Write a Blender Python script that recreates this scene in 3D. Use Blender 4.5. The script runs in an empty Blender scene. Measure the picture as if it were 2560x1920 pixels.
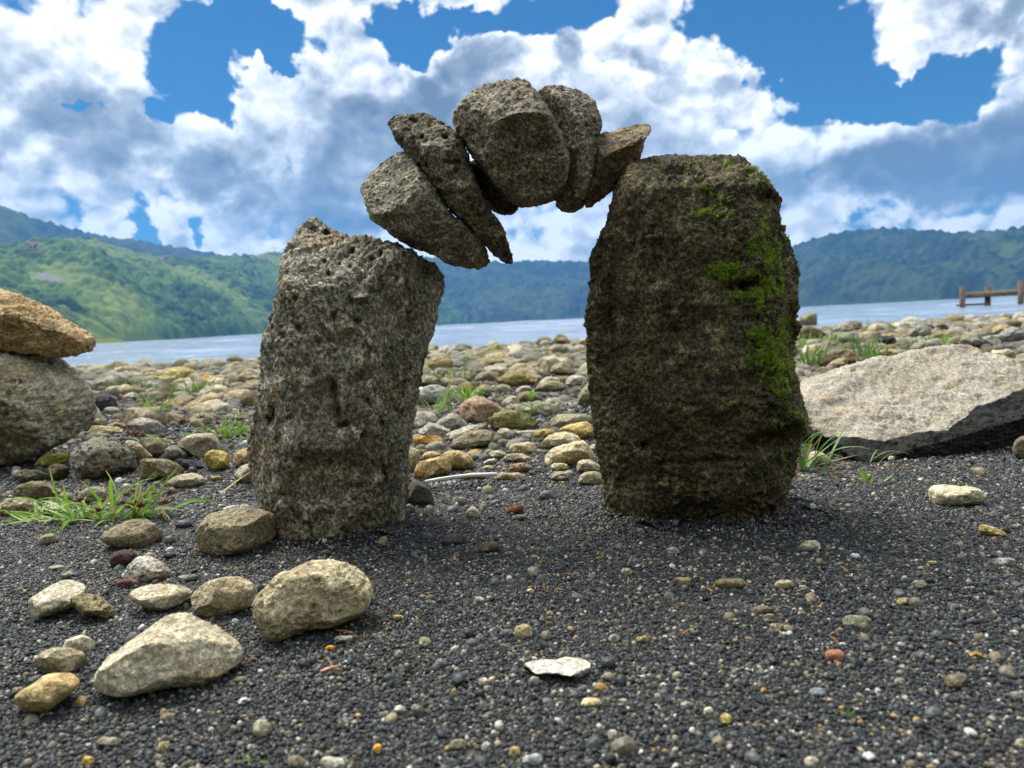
import bpy, math, random
import numpy as np
from mathutils import Vector, Matrix

SC = bpy.context.scene
COL = SC.collection
R = math.radians
random.seed(7)
RNG = np.random.default_rng(11)

# ------------------------------------------------------------------ camera
CAM_H = 0.237
PITCH, ROLL = 4.82, 2.93          # pitched down, rolled clockwise
FPX = 1850.0                      # focal length in pixels of the 2560 px wide frame
_f = np.array([0, math.cos(R(PITCH)), -math.sin(R(PITCH))])
_r0 = np.array([1.0, 0, 0]); _u0 = np.array([0, math.sin(R(PITCH)), math.cos(R(PITCH))])
RIGHT = math.cos(R(ROLL)) * _r0 - math.sin(R(ROLL)) * _u0
UP = math.cos(R(ROLL)) * _u0 + math.sin(R(ROLL)) * _r0
FWD = _f
CAMP = np.array([0.0, 0.0, CAM_H])
cam_d = bpy.data.cameras.new('camera'); cam = bpy.data.objects.new('camera', cam_d); COL.objects.link(cam)
cam_d.sensor_width = 36.0; cam_d.lens = 36.0 * FPX / 2560.0
cam_d.clip_start = 0.02; cam_d.clip_end = 20000
cam_d.dof.use_dof = True; cam_d.dof.focus_distance = 0.86; cam_d.dof.aperture_fstop = 10.0
M = Matrix(((RIGHT[0], UP[0], -FWD[0], CAMP[0]), (RIGHT[1], UP[1], -FWD[1], CAMP[1]), (RIGHT[2], UP[2], -FWD[2], CAMP[2]), (0, 0, 0, 1)))
cam.matrix_world = M
SC.camera = cam

def ray(px, py):                  # unnormalised, forward component 1
    return FWD + RIGHT * ((px - 1280) / FPX) + UP * ((960 - py) / FPX)
def on_plane_y(px, py, Y):
    d = ray(px, py); return CAMP + d * (Y / d[1])
def on_ground(px, py, z=0.0):
    d = ray(px, py); return CAMP + d * ((z - CAM_H) / d[2])
def project(P):                   # world points (n,3) -> pixels
    q = P - CAMP; w = q @ FWD
    return 1280 + FPX * (q @ RIGHT) / w, 960 - FPX * (q @ UP) / w, w

# ------------------------------------------------------------------ colour management
vs = SC.view_settings
vs.view_transform = 'Standard'; vs.look = 'None'; vs.gamma = 1; vs.use_curve_mapping = False
vs.exposure = 1.08
SC.render.engine = 'CYCLES'
SC.cycles.max_bounces = 6; SC.cycles.diffuse_bounces = 3; SC.cycles.volume_bounces = 0
SC.cycles.transparent_max_bounces = 8
SC.cycles.use_denoising = True
SC.cycles.use_adaptive_sampling = True; SC.cycles.adaptive_threshold = 0.025

# ------------------------------------------------------------------ node helper
class NT:
    def __init__(s, tree): s.t = tree; s.n = tree.nodes; s.l = tree.links
    def new(s, typ, **kw):
        nd = s.n.new(typ)
        for k, v in kw.items(): setattr(nd, k, v)
        return nd
    def put(s, sock, v):
        if hasattr(v, 'is_output') or isinstance(v, bpy.types.NodeSocket): s.l.new(v, sock)
        else: sock.default_value = v
    def math(s, op, a, b=0.0, c=None, clamp=False):
        nd = s.new('ShaderNodeMath', operation=op, use_clamp=clamp)
        s.put(nd.inputs[0], a); s.put(nd.inputs[1], b)
        if c is not None: s.put(nd.inputs[2], c)
        return nd.outputs[0]
    def vmath(s, op, a, b=None, scale=None):
        nd = s.new('ShaderNodeVectorMath', operation=op)
        s.put(nd.inputs[0], a)
        if b is not None: s.put(nd.inputs[1], b)
        if scale is not None: s.put(nd.inputs['Scale'], scale)
        return nd.outputs['Value'] if op in ('LENGTH', 'DOT_PRODUCT', 'DISTANCE') else nd.outputs[0]
    def mix(s, f, a, b, blend='MIX', clamp=True):
        nd = s.new('ShaderNodeMix', data_type='RGBA', blend_type=blend, clamp_factor=clamp)
        s.put(nd.inputs[0], f); s.put(nd.inputs[6], a if not isinstance(a, tuple) or len(a) == 4 else a + (1,))
        s.put(nd.inputs[7], b if not isinstance(b, tuple) or len(b) == 4 else b + (1,))
        return nd.outputs[2]
    def noise(s, vec, scale, detail=4, rough=0.55, dist=0.0, out='Fac'):
        nd = s.new('ShaderNodeTexNoise')
        s.put(nd.inputs['Vector'], vec); nd.inputs['Scale'].default_value = scale; nd.inputs['Detail'].default_value = detail
        nd.inputs['Roughness'].default_value = rough; nd.inputs['Distortion'].default_value = dist
        return nd.outputs[out]
    def voro(s, vec, scale, feature='F1', out='Distance', detail=0, rough=0.5, rand=1.0, smooth=None):
        nd = s.new('ShaderNodeTexVoronoi', feature=feature)
        s.put(nd.inputs['Vector'], vec); nd.inputs['Scale'].default_value = scale
        if 'Detail' in nd.inputs: nd.inputs['Detail'].default_value = detail; nd.inputs['Roughness'].default_value = rough
        nd.inputs['Randomness'].default_value = rand
        if smooth is not None: nd.inputs['Smoothness'].default_value = smooth
        return nd.outputs[out]
    def ramp(s, f, stops, interp='LINEAR'):
        nd = s.new('ShaderNodeValToRGB'); cr = nd.color_ramp; cr.interpolation = interp
        while len(cr.elements) < len(stops): cr.elements.new(0.5)
        for e, (p, c) in zip(cr.elements, stops):
            e.position = p; e.color = (c, c, c, 1) if isinstance(c, (int, float)) else (tuple(c) + (1,))[:4]
        s.put(nd.inputs[0], f); return nd.outputs[0]
    def smooth(s, v, lo, hi, a=0.0, b=1.0):
        nd = s.new('ShaderNodeMapRange', interpolation_type='SMOOTHSTEP')
        s.put(nd.inputs[0], v); s.put(nd.inputs[1], lo); s.put(nd.inputs[2], hi); s.put(nd.inputs[3], a); s.put(nd.inputs[4], b)
        return nd.outputs[0]

# ------------------------------------------------------------------ sky (world) and sun
SUN_EL, SUN_AZ = 58.0, -38.0      # azimuth from +y towards +x: the sun stands beyond the arch, to the left, behind thin cloud
world = bpy.data.worlds.new('World'); SC.world = world; world.use_nodes = True
w = NT(world.node_tree)
for n in list(w.n): w.n.remove(n)
sky = w.new('ShaderNodeTexSky', sky_type='NISHITA', sun_disc=False, sun_elevation=R(SUN_EL), sun_rotation=R(SUN_AZ),
            altitude=300, air_density=1.0, dust_density=0.4, ozone_density=3.0)
tc = w.new('ShaderNodeTexCoord'); D = tc.outputs['Generated']
sep = w.new('ShaderNodeSeparateXYZ'); w.l.new(D, sep.inputs[0])
warp = w.noise(D, 8.0, 5, 0.62, out='Color')
az = w.math('ARCTAN2', sep.outputs[0], sep.outputs[1])
el = w.math('ARCSINE', sep.outputs[2])
wsep = w.new('ShaderNodeSeparateColor'); w.l.new(warp, wsep.inputs[0])
azw = w.math('ADD', az, w.math('MULTIPLY_ADD', wsep.outputs[0], 0.19, -0.095))
elw = w.math('ADD', el, w.math('MULTIPLY_ADD', wsep.outputs[1], 0.19, -0.095))
def azel(px, py):                 # of a pixel of the 2212-wide view
    d = ray(px * 1.15732, py * 1.15732); d = d / np.linalg.norm(d)
    return math.atan2(d[0], d[1]), math.asin(d[2])
def field(blobs, base):
    """sum of soft elliptical cloud masses (+) and gaps (-) in azimuth / elevation"""
    acc = base
    for (px, py, rx, ry, rot, wt) in blobs:
        a0, e0 = azel(px, py)
        sx, sy = rx * 1.15732 / FPX, ry * 1.15732 / FPX
        c, s_ = math.cos(R(rot)), math.sin(R(rot))
        dx = w.math('SUBTRACT', azw, a0); dy = w.math('SUBTRACT', elw, e0)
        u = w.math('MULTIPLY_ADD', dx, c / sx, w.math('MULTIPLY', dy, s_ / sx))
        v = w.math('MULTIPLY_ADD', dx, -s_ / sy, w.math('MULTIPLY', dy, c / sy))
        q = w.math('MULTIPLY_ADD', u, u, w.math('MULTIPLY', v, v))
        g = w.math('EXPONENT', w.math('MULTIPLY', q, -1.0))
        acc = w.math('MULTIPLY_ADD', g, wt, acc)
    return acc
GAPS = [  # blue gaps: x, y, radius x, radius y, tilt, weight
    (440, 120, 70, 80, 0, -2.8), (600, 66, 90, 34, -8, -2.6), (485, 190, 55, 45, -40, -2.0), (620, 105, 70, 24, -15, -1.9),
    (1040, 40, 170, 32, 0, -2.6), (880, 70, 50, 26, 0, -1.8), (1240, -10, 110, 30, 0, -2.2), (800, 165, 40, 30, 0, -0.9),
    (1700, 60, 160, 85, -20, -3.2), (1850, 180, 120, 46, -18, -3.0), (1990, 215, 60, 46, 0, -2.4), (2080, 120, 50, 26, 0, -1.2),
    (1600, 20, 60, 50, 0, -1.4), (182, 218, 26, 14, 0, -2.0), (343, 262, 24, 22, 0, -2.1), (303, 470, 36, 44, 10, -2.5),
    (455, 465, 14, 26, -20, -1.5), (2150, 160, 30, 20, 0, -0.5), (1010, 90, 50, 20, 0, -0.5), (440, 40, 50, 30, 0, -0.9), (1880, 480, 60, 14, 0, -0.6),
    (250, -700, 900, 260, 10, -0.9), (1900, -600, 500, 250, 0, -0.9)]
CLOUDS = [
    (150, 150, 260, 200, 0, 0.35), (700, 240, 180, 110, 0, 0.25), (740, 30, 120, 60, 0, 1.0), (950, -10, 120, 24, 0, 0.8), (560, -10, 160, 26, 0, 0.8), (290, 60, 90, 60, 0, 0.6), (1450, 60, 70, 70, 0, 0.5),
    (1350, 190, 230, 120, -15, 0.4), (1800, 330, 320, 90, -18, 0.35), (2030, 50, 130, 55, 0, 0.8), (2190, 60, 80, 60, 0, 0.4),
    (2150, 230, 90, 60, 0, 0.45), (2100, 400, 250, 80, 0, 0.25), (1700, 150, 60, 50, -35, 0.25), (950, 130, 90, 50, 0, 0.3)]
mass = field([g[:5] + (g[5] * 1.25,) for g in GAPS] + CLOUDS, 2.15)
GREY = [  # thick, shaded bodies of the clouds
    (215, 240, 130, 80, 0, 0.62), (60, 130, 120, 80, 0, 0.12), (80, 320, 130, 40, 0, 0.25), (450, 375, 90, 40, 0, 0.55), (640, 395, 110, 60, 0, 0.6), (760, 330, 60, 80, 0, 0.3),
    (560, 240, 60, 50, 0, 0.35), (700, 220, 60, 60, 0, 0.30), (940, 165, 90, 50, -10, 0.8), (900, 290, 110, 90, 0, 0.8), (800, 470, 130, 50, 0, 0.5), (1235, 100, 38, 80, 0, 0.75), (1080, 150, 60, 50, 0, 0.5),
    (1400, 165, 70, 30, -20, 0.45), (1330, 300, 90, 60, 0, 0.35), (1560, 320, 120, 40, -10, 0.3), (1750, 385, 130, 40, -8, 0.6), (1960, 430, 160, 30, 0, 0.6), (2100, 345, 150, 55, 0, 0.8), (2180, 280, 70, 50, 0, 0.5),
    (2130, 35, 80, 25, 0, 0.5), (1280, 480, 90, 30, 0, 0.3), (1180, 300, 60, 60, 0, 0.3), (620, 480, 110, 30, 0, 0.4), (110, 430, 120, 20, 0, 0.2), (520, 20, 100, 30, 0, 0.3),
    (1600, 220, 60, 25, -20, 0.3)]
grey = field(GREY, 0.10)
# billowing detail, seen twice: here and a little nearer to the light, for bright tops and shaded undersides
SQ = w.vmath('MULTIPLY', D, (1.0, 1.0, 1.25))
wv = w.vmath('SCALE', w.noise(SQ, 14.0, 4, 0.6, out='Color'), scale=0.045)
P0 = w.vmath('ADD', SQ, wv)
def billow(p):
    a = w.voro(p, 12.5, 'F1', detail=2.0, rough=0.6)
    b = w.noise(p, 8.0, 7, 0.62)
    c = w.math('SUBTRACT', 0.62, a)
    return w.math('MULTIPLY_ADD', c, 1.5, w.math('MULTIPLY', w.math('SUBTRACT', b, 0.5), 3.0))
L2 = (-0.008, 0.0, 0.017)
b0 = billow(P0); b1 = billow(w.vmath('ADD', P0, L2))
dens = w.math('ADD', w.math('MULTIPLY', mass, 0.72), b0)
alpha = w.smooth(dens, -0.06, 0.60)
thick = w.math('ADD', w.math('MULTIPLY', dens, 0.20), grey)
thick = w.math('MULTIPLY_ADD', w.noise(P0, 11.0, 5, 0.58), 1.0, w.math('SUBTRACT', thick, 0.83))
shade = w.smooth(thick, -0.25, 0.92)
emb = w.math('MULTIPLY', w.math('SUBTRACT', b0, b1), w.math('SUBTRACT', 0.56, w.math('MULTIPLY', grey, 0.30)))
shade = w.math('SUBTRACT', shade, emb, clamp=True)
ccol = w.ramp(shade, [(0.0, (0.74, 0.74, 0.73)), (0.22, (0.52, 0.53, 0.545)), (0.44, (0.325, 0.35, 0.375)), (0.70, (0.185, 0.205, 0.225)), (1.0, (0.095, 0.11, 0.13))])
hsv = w.new('ShaderNodeHueSaturation'); hsv.inputs['Saturation'].default_value = 1.25; hsv.inputs['Value'].default_value = 0.034
w.l.new(sky.outputs[0], hsv.inputs['Color'])
blue = w.mix(1.0, hsv.outputs[0], (0.36, 0.86, 1.06), 'MULTIPLY')
skyc = w.mix(alpha, blue, ccol)
bg = w.new('ShaderNodeBackground'); w.l.new(skyc, bg.inputs[0]); bg.inputs[1].default_value = 1.0
wo = w.new('ShaderNodeOutputWorld'); w.l.new(bg.outputs[0], wo.inputs[0])
world.cycles.sampling_method = 'MANUAL'; world.cycles.sample_map_resolution = 512

sd = bpy.data.lights.new('sun', 'SUN'); sd.energy = 3.3; sd.angle = R(32); sd.color = (1.0, 0.95, 0.86)
sun = bpy.data.objects.new('sun', sd); COL.objects.link(sun)
_sv = Vector((math.sin(R(SUN_AZ)) * math.cos(R(SUN_EL)), math.cos(R(SUN_AZ)) * math.cos(R(SUN_EL)), math.sin(R(SUN_EL))))
sun.rotation_euler = _sv.to_track_quat('Z', 'Y').to_euler()

# ------------------------------------------------------------------ tags
def tag(o, label=None, cat=None, group=None, kind=None):
    if label: o['label'] = label
    if cat: o['category'] = cat
    if group: o['group'] = group
    if kind: o['kind'] = kind
    return o
def link(o, parent=None):
    COL.objects.link(o)
    if parent is not None: o.parent = parent
    return o
def mesh_np(name, V, F, mats=(), smooth=True, colors=None):
    me = bpy.data.meshes.new(name)
    V = np.asarray(V, dtype=np.float32); F = np.asarray(F, dtype=np.int32)
    k = F.shape[1]
    me.vertices.add(len(V)); me.vertices.foreach_set('co', V.ravel())
    me.loops.add(F.size); me.loops.foreach_set('vertex_index', F.ravel())
    me.polygons.add(len(F)); me.polygons.foreach_set('loop_start', np.arange(0, F.size, k, dtype=np.int32))
    me.polygons.foreach_set('loop_total', np.full(len(F), k, dtype=np.int32))
    if smooth: me.polygons.foreach_set('use_smooth', np.ones(len(F), dtype=bool))
    for m in mats: me.materials.append(m)
    me.update(calc_edges=True); me.validate()
    return me
def attr(me, name, vals, dom='POINT'):
    vals = np.asarray(vals, dtype=np.float32)
    if vals.ndim == 1:
        a = me.attributes.new(name, 'FLOAT', dom); a.data.foreach_set('value', vals)
    else:
        a = me.attributes.new(name, 'FLOAT_VECTOR', dom); a.data.foreach_set('vector', vals.ravel())

# ------------------------------------------------------------------ numpy noise
def _h(ix, iy, iz, seed):
    x = (ix.astype(np.int64) * 73856093) ^ (iy.astype(np.int64) * 19349663) ^ (iz.astype(np.int64) * 83492791) ^ (seed * 2654435761 & 0xffffffff)
    x &= 0xffffffff
    x = ((x ^ (x >> 16)) * 0x45d9f3b) & 0xffffffff
    x = ((x ^ (x >> 16)) * 0x45d9f3b) & 0xffffffff
    return ((x ^ (x >> 16)) & 0xffffff) / float(0x1000000)
def vnoise(p, seed=0):
    i = np.floor(p).astype(np.int64); f = p - i; f = f * f * f * (f * (f * 6 - 15) + 10)
    out = 0
    for dx in (0, 1):
        wx = f[:, 0] if dx else 1 - f[:, 0]
        for dy in (0, 1):
            wy = f[:, 1] if dy else 1 - f[:, 1]
            for dz in (0, 1):
                wz = f[:, 2] if dz else 1 - f[:, 2]
                out = out + wx * wy * wz * _h(i[:, 0] + dx, i[:, 1] + dy, i[:, 2] + dz, seed)
    return out * 2 - 1
_ROT = np.array([[0.36, 0.48, -0.8], [-0.8, 0.60, 0.0], [0.48, 0.64, 0.60]])
def fbm(p, seed=0, octs=4, gain=0.5, ridged=False):
    a, s, q = 1.0, 0.0, np.array(p, dtype=float)
    for k in range(octs):
        n = vnoise(q, seed + k * 17)
        s = s + a * ((1 - 2 * np.abs(n)) if ridged else n)
        q = (q @ _ROT) * 2.03 + 7.1; a *= gain
    return s
def worley(p, seed=0):
    i = np.floor(p).astype(np.int64); best = np.full(len(p), 9.0); rnd = np.zeros(len(p))
    for dx in (-1, 0, 1):
        for dy in (-1, 0, 1):
            for dz in (-1, 0, 1):
                c = i + (dx, dy, dz)
                fp = np.stack([c[:, k] + 0.1 + 0.8 * _h(c[:, 0], c[:, 1], c[:, 2], seed + 31 * k + 5) for k in range(3)], 1)
                d = ((p - fp) ** 2).sum(1)
                m = d < best; best = np.where(m, d, best)
                rnd = np.where(m, _h(c[:, 0], c[:, 1], c[:, 2], seed + 991), rnd)
    return np.sqrt(best), rnd

# ================================================================== MATERIALS
def new_mat(name):
    m = bpy.data.materials.new(name); m.use_nodes = True
    t = NT(m.node_tree)
    for n in list(t.n): t.n.remove(n)
    out = t.new('ShaderNodeOutputMaterial'); bs = t.new('ShaderNodeBsdfPrincipled')
    t.l.new(bs.outputs[0], out.inputs[0])
    return m, t, bs
def bump(t, bs, height, dist=0.002, strength=1.0, prev=None):
    b = t.new('ShaderNodeBump'); b.inputs['Strength'].default_value = strength; b.inputs['Distance'].default_value = dist
    t.l.new(height, b.inputs['Height'])
    if prev is not None: t.l.new(prev, b.inputs['Normal'])
    if bs is not None: t.l.new(b.outputs[0], bs.inputs['Normal'])
    return b.outputs[0]

# ================================================================== WATER, HILLS, GROUND
WATER_Z = -0.07
m_water, t, bs = new_mat('lake_water')
g = t.new('ShaderNodeNewGeometry'); P = g.outputs['Position']
bs.inputs['Base Color'].default_value = (0.24, 0.31, 0.42, 1)
bs.inputs['Roughness'].default_value = 0.10; bs.inputs['IOR'].default_value = 1.5
h1 = t.noise(t.vmath('MULTIPLY', P, (0.7, 1.6, 1.0)), 1.0, 5, 0.6)
h2 = t.noise(t.vmath('MULTIPLY', P, (3.0, 6.0, 1.0)), 1.0, 4, 0.6)
h3 = t.noise(t.vmath('MULTIPLY', P, (0.05, 0.12, 1.0)), 1.0, 3, 0.6)
hh = t.math('MULTIPLY_ADD', h2, 0.16, t.math('MULTIPLY', h1, 0.6))
hh = t.math('MULTIPLY', hh, t.math('MULTIPLY_ADD', h3, 1.6, 0.15))
bump(t, bs, hh, 0.25, 0.9)
def sheet(name, x0, x1, y0, y1, z, mat):
    me = mesh_np(name, [(x0, y0, z), (x1, y0, z), (x1, y1, z), (x0, y1, z)], [(0, 1, 2, 3)], [mat])
    return link(bpy.data.objects.new(name, me))
def water():
    rr = [5.5]
    while rr[-1] < 420: rr.append(rr[-1] * 1.0135)
    rr = np.array(rr + [600, 1000, 1600, 2250.0]); aa = np.concatenate([np.linspace(R(-78), R(-46), 50)[:-1], np.linspace(R(-46), R(46), 380), np.linspace(R(46), R(78), 50)[1:]])
    Rr, A = np.meshgrid(rr, aa, indexing='ij')
    X, Y = Rr * np.sin(A), Rr * np.cos(A)
    x, y, r = X.ravel(), Y.ravel(), Rr.ravel()
    z = np.zeros(len(x))
    for lam, amp in ((0.35, 0.010), (0.8, 0.022), (1.9, 0.045), (4.5, 0.09), (11, 0.18)):
        fade = np.clip((lam / (r * 0.030)) - 0.6, 0, 1) * np.clip(1.4 - lam / (0.25 * r), 0, 1)
        z += fbm(np.stack([x / lam * 0.55, y / lam, x * 0 + lam], 1), int(lam * 10), 2, 0.5) * amp * fade * 1.3
    z *= np.clip((r - 8) / 8, 0.12, 1) * (r < 400)
    idx = np.arange(len(x)).reshape(Rr.shape)
    F = np.stack([idx[:-1, :-1].ravel(), idx[:-1, 1:].ravel(), idx[1:, 1:].ravel(), idx[1:, :-1].ravel()], 1)[:, ::-1]
    me = mesh_np('lake_water', np.stack([x, y, z + WATER_Z], 1), F, [m_water])
    return tag(link(bpy.data.objects.new('lake_water', me)), kind='structure')
water()

def hill_mat(name, dark, mid, light, field_amt, cell):
    m, t, bs = new_mat(name)
    g = t.new('ShaderNodeNewGeometry'); P = g.outputs['Position']
    cv = t.voro(P, 1.0 / cell, out='Color')
    s = t.new('ShaderNodeSeparateColor'); t.l.new(cv, s.inputs[0])
    a = t.attribute = t.new('ShaderNodeAttribute', attribute_name='open')
    n1 = t.smooth(t.noise(P, 1.0 / (cell * 7), 4, 0.6), 0.32, 0.68)
    n2 = t.noise(P, 1.0 / (cell * 1.6), 3, 0.6)
    f = t.math('MULTIPLY_ADD', s.outputs[0], 0.35, t.math('MULTIPLY', t.math('ADD', n1, n2), 0.45))
    c = t.ramp(f, [(0.30, dark), (0.55, mid), (0.80, light)])
    fld = t.smooth(t.math('ADD', a.outputs['Fac'], t.math('MULTIPLY', t.math('SUBTRACT', n2, 0.5), 0.8)), 0.42, 0.72)
    c = t.mix(t.math('MULTIPLY', fld, field_amt), c, (0.135, 0.185, 0.042))
    rk = t.new('ShaderNodeAttribute', attribute_name='rocky')
    c = t.mix(t.smooth(rk.outputs['Fac'], 0.4, 0.8), c, (0.17, 0.17, 0.14))
    t.l.new(c, bs.inputs['Base Color']); bs.inputs['Roughness'].default_value = 0.9
    bs.inputs['Specular IOR Level'].default_value = 0.1
    return m
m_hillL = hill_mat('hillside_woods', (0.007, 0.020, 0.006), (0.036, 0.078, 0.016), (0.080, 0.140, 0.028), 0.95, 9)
m_hillR = hill_mat('shade_toned_hillside_woods', (0.005, 0.010, 0.006), (0.013, 0.024, 0.011), (0.040, 0.056, 0.024), 0.25, 11)  # dense woods; cloud shade on the right hill put into darker greens
def interp_px(pts, xs):
    p = np.array(pts, float); return np.interp(xs, p[:, 0], p[:, 1])
def hill(name, ridge, shore_d, ridge_d, mat, nx, nt, tree, x0, x1, seed, back=300, openf=None, gully=14, rock=None):
    """terrain from a shoreline distance up to a ridge whose skyline is read off in azimuth / elevation"""
    px = np.linspace(x0, x1, nx)
    ry = interp_px(ridge, px)
    dirs = np.array([ray(a * 1.15732, b * 1.15732) for a, b in zip(px, ry)])
    azs = np.arctan2(dirs[:, 0], dirs[:, 1]); els = np.arctan2(dirs[:, 2], np.hypot(dirs[:, 0], dirs[:, 1]))
    sd_ = interp_px(shore_d, px); rd = interp_px(ridge_d, px)
    H = np.tan(els) * rd + CAM_H
    T = np.concatenate([np.linspace(-0.02, 1, nt), 1 + np.linspace(0.05, 1, 10)])
    A, TT = np.meshgrid(azs, T, indexing='ij')
    SD = sd_[:, None]; RD = rd[:, None]
    r = np.where(TT <= 1, SD + (RD - SD) * TT, RD + back * (TT - 1))
    tt = np.clip(TT, 0, 1)
    prof = tt ** 0.8 * (1 - 0.12 * np.sin(tt * math.pi))
    z = H[:, None] * prof - np.where(TT > 1, (TT - 1) ** 1.5 * H[:, None] * 0.8, 0) - np.where(TT < 0, 1.0, 0)
    X = r * np.sin(A); Y = r * np.cos(A)
    P = np.stack([X.ravel(), Y.ravel(), z.ravel()], 1)
    env = (np.sin(np.clip(TT, 0, 1) * math.pi) ** 0.7).ravel()
    uu = (A * 700).ravel(); vv = (r).ravel()
    gl = fbm(np.stack([(uu + vv * 0.35) / 60, vv / 260, vv * 0], 1), seed, 4, 0.55, ridged=True)
    P[:, 2] += gl * gully * env
    w1, rr = worley(P / np.array([tree, tree, tree * 2.5]), seed + 3)
    crown = np.sqrt(np.clip(1 - (w1 / 0.75) ** 2, 0, 1)) * (0.45 + 0.75 * rr) * tree * 0.9
    op = fbm(np.stack([(uu + vv * 0.6) / 110, vv / 120, vv * 0 + 3], 1), seed + 9, 4) * 0.42 + 0.22
    if openf is not None: op = op + openf(P)
    op = np.clip(op, 0, 1)
    land = np.clip(TT.ravel() * 60, 0, 1)
    P[:, 2] += crown * land * (1 - 0.45 * np.clip((op - 0.5) * 4, 0, 1)) * np.clip(1.0 + 0 * env, 0, 1)
    n1, n2 = len(azs), len(T)
    idx = np.arange(n1 * n2).reshape(n1, n2)
    F = np.stack([idx[:-1, :-1].ravel(), idx[1:, :-1].ravel(), idx[1:, 1:].ravel(), idx[:-1, 1:].ravel()], 1)
    me = mesh_np(name, P, F, [mat])
    attr(me, 'open', op)
    rk = np.zeros(len(P)) if rock is None else rock(P)
    attr(me, 'rocky', rk)
    return tag(link(bpy.data.objects.new(name, me)), kind='structure')
def pxblobs(blobs, gain=0.5):
    def f(P):
        x, y, _ = project(P); s = 0
        for (a, b, rx, ry, wt) in blobs:
            s = s + wt * np.exp(-((x - a) / rx) ** 2 - ((y - b) / ry) ** 2)
        return s
    return f
# skylines in the 2212-wide frame
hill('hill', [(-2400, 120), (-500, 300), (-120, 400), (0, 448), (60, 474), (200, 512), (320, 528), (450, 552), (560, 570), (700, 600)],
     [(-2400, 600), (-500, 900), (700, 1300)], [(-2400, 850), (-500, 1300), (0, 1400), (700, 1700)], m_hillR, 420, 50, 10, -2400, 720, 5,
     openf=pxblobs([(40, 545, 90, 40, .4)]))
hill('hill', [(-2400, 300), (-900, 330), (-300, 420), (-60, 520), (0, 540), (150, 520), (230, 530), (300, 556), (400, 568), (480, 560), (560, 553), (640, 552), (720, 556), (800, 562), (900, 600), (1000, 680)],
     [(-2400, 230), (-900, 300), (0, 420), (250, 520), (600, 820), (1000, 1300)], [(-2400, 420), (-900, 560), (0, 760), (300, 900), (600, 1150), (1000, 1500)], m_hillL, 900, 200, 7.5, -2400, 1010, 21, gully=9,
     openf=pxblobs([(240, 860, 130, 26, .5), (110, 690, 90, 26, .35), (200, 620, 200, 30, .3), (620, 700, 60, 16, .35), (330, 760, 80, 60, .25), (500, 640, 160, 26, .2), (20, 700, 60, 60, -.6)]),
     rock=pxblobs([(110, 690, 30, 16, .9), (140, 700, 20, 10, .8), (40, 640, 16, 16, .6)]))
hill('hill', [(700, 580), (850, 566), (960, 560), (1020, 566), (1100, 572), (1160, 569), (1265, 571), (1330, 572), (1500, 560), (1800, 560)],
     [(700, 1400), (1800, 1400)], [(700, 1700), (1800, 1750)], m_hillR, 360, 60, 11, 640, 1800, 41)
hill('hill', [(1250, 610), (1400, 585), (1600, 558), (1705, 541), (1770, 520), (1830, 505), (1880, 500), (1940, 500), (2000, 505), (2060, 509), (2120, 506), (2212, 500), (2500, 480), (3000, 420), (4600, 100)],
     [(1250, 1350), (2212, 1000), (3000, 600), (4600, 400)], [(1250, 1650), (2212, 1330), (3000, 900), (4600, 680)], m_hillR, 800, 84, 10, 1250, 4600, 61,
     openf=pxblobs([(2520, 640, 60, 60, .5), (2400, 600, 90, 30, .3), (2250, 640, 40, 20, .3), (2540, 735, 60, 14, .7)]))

# unseen bank added behind the camera to block back light; land round the bay
def z_ground(x, y):
    x = np.asarray(x, float); y = np.asarray(y, float)
    yy = y - 0.12 * x
    z = np.where(yy < 3, 0.0, np.where(yy < 8.0, -0.012 * (yy - 3), -0.06 - 0.035 * (yy - 8.0)))
    z = np.maximum(z, -1.6)
    # a low spit of sand that runs out on the right
    z = z + 0.062 * np.exp(-((y - 10.2 - 0.05 * (x - 6)) / 0.35) ** 2) * np.clip((x - 3.8) / 1.2, 0, 1) * np.clip((14 - x) / 3, 0, 1) + 0.04 * np.clip((x - 4) / 2, 0, 1) * np.clip((11.5 - y) / 2, 0, 1) * (y > 8)
    back = np.clip(-y - 3.0, 0, None)
    z = z + np.where(back > 0, 0.62 * back ** 1.05, 0) * (back < 60) + np.where(back >= 60, 0.62 * 60 ** 1.05, 0)
    return z
def ground_mesh(name, xs, ys, mat, dz=0.0, amp=0.004):
    X, Y = np.meshgrid(xs, ys, indexing='ij')
    Z = z_ground(X, Y)
    P = np.stack([X.ravel(), Y.ravel(), Z.ravel()], 1)
    d = np.hypot(P[:, 0], P[:, 1])
    P[:, 2] += fbm(np.stack([P[:, 0] * 2.2, P[:, 1] * 2.2, P[:, 0] * 0], 1), 77, 4) * amp * np.clip(d, 0.5, 3) + dz
    n1, n2 = len(xs), len(ys); idx = np.arange(n1 * n2).reshape(n1, n2)
    F = np.stack([idx[:-1, :-1].ravel(), idx[1:, :-1].ravel(), idx[1:, 1:].ravel(), idx[:-1, 1:].ravel()], 1)
    return mesh_np(name, P, F, [mat])
def zg(x, y):
    x = np.atleast_1d(np.asarray(x, float)); y = np.atleast_1d(np.asarray(y, float))
    return z_ground(x, y) + fbm(np.stack([x * 2.2, y * 2.2, x * 0], 1), 77, 4) * 0.004 * np.clip(np.hypot(x, y), 0.5, 3)
m_sand, t, bs = new_mat('black_sand')
g = t.new('ShaderNodeNewGeometry'); P = g.outputs['Position']
cv = t.voro(P, 330.0, out='Color'); s = t.new('ShaderNodeSeparateColor'); t.l.new(cv, s.inputs[0])
c = t.ramp(s.outputs[0], [(0.0, (0.007, 0.008, 0.009)), (0.55, (0.015, 0.017, 0.019)), (0.8, (0.035, 0.034, 0.030)), (0.93, (0.10, 0.085, 0.06)), (1.0, (0.2, 0.18, 0.13))])
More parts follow.
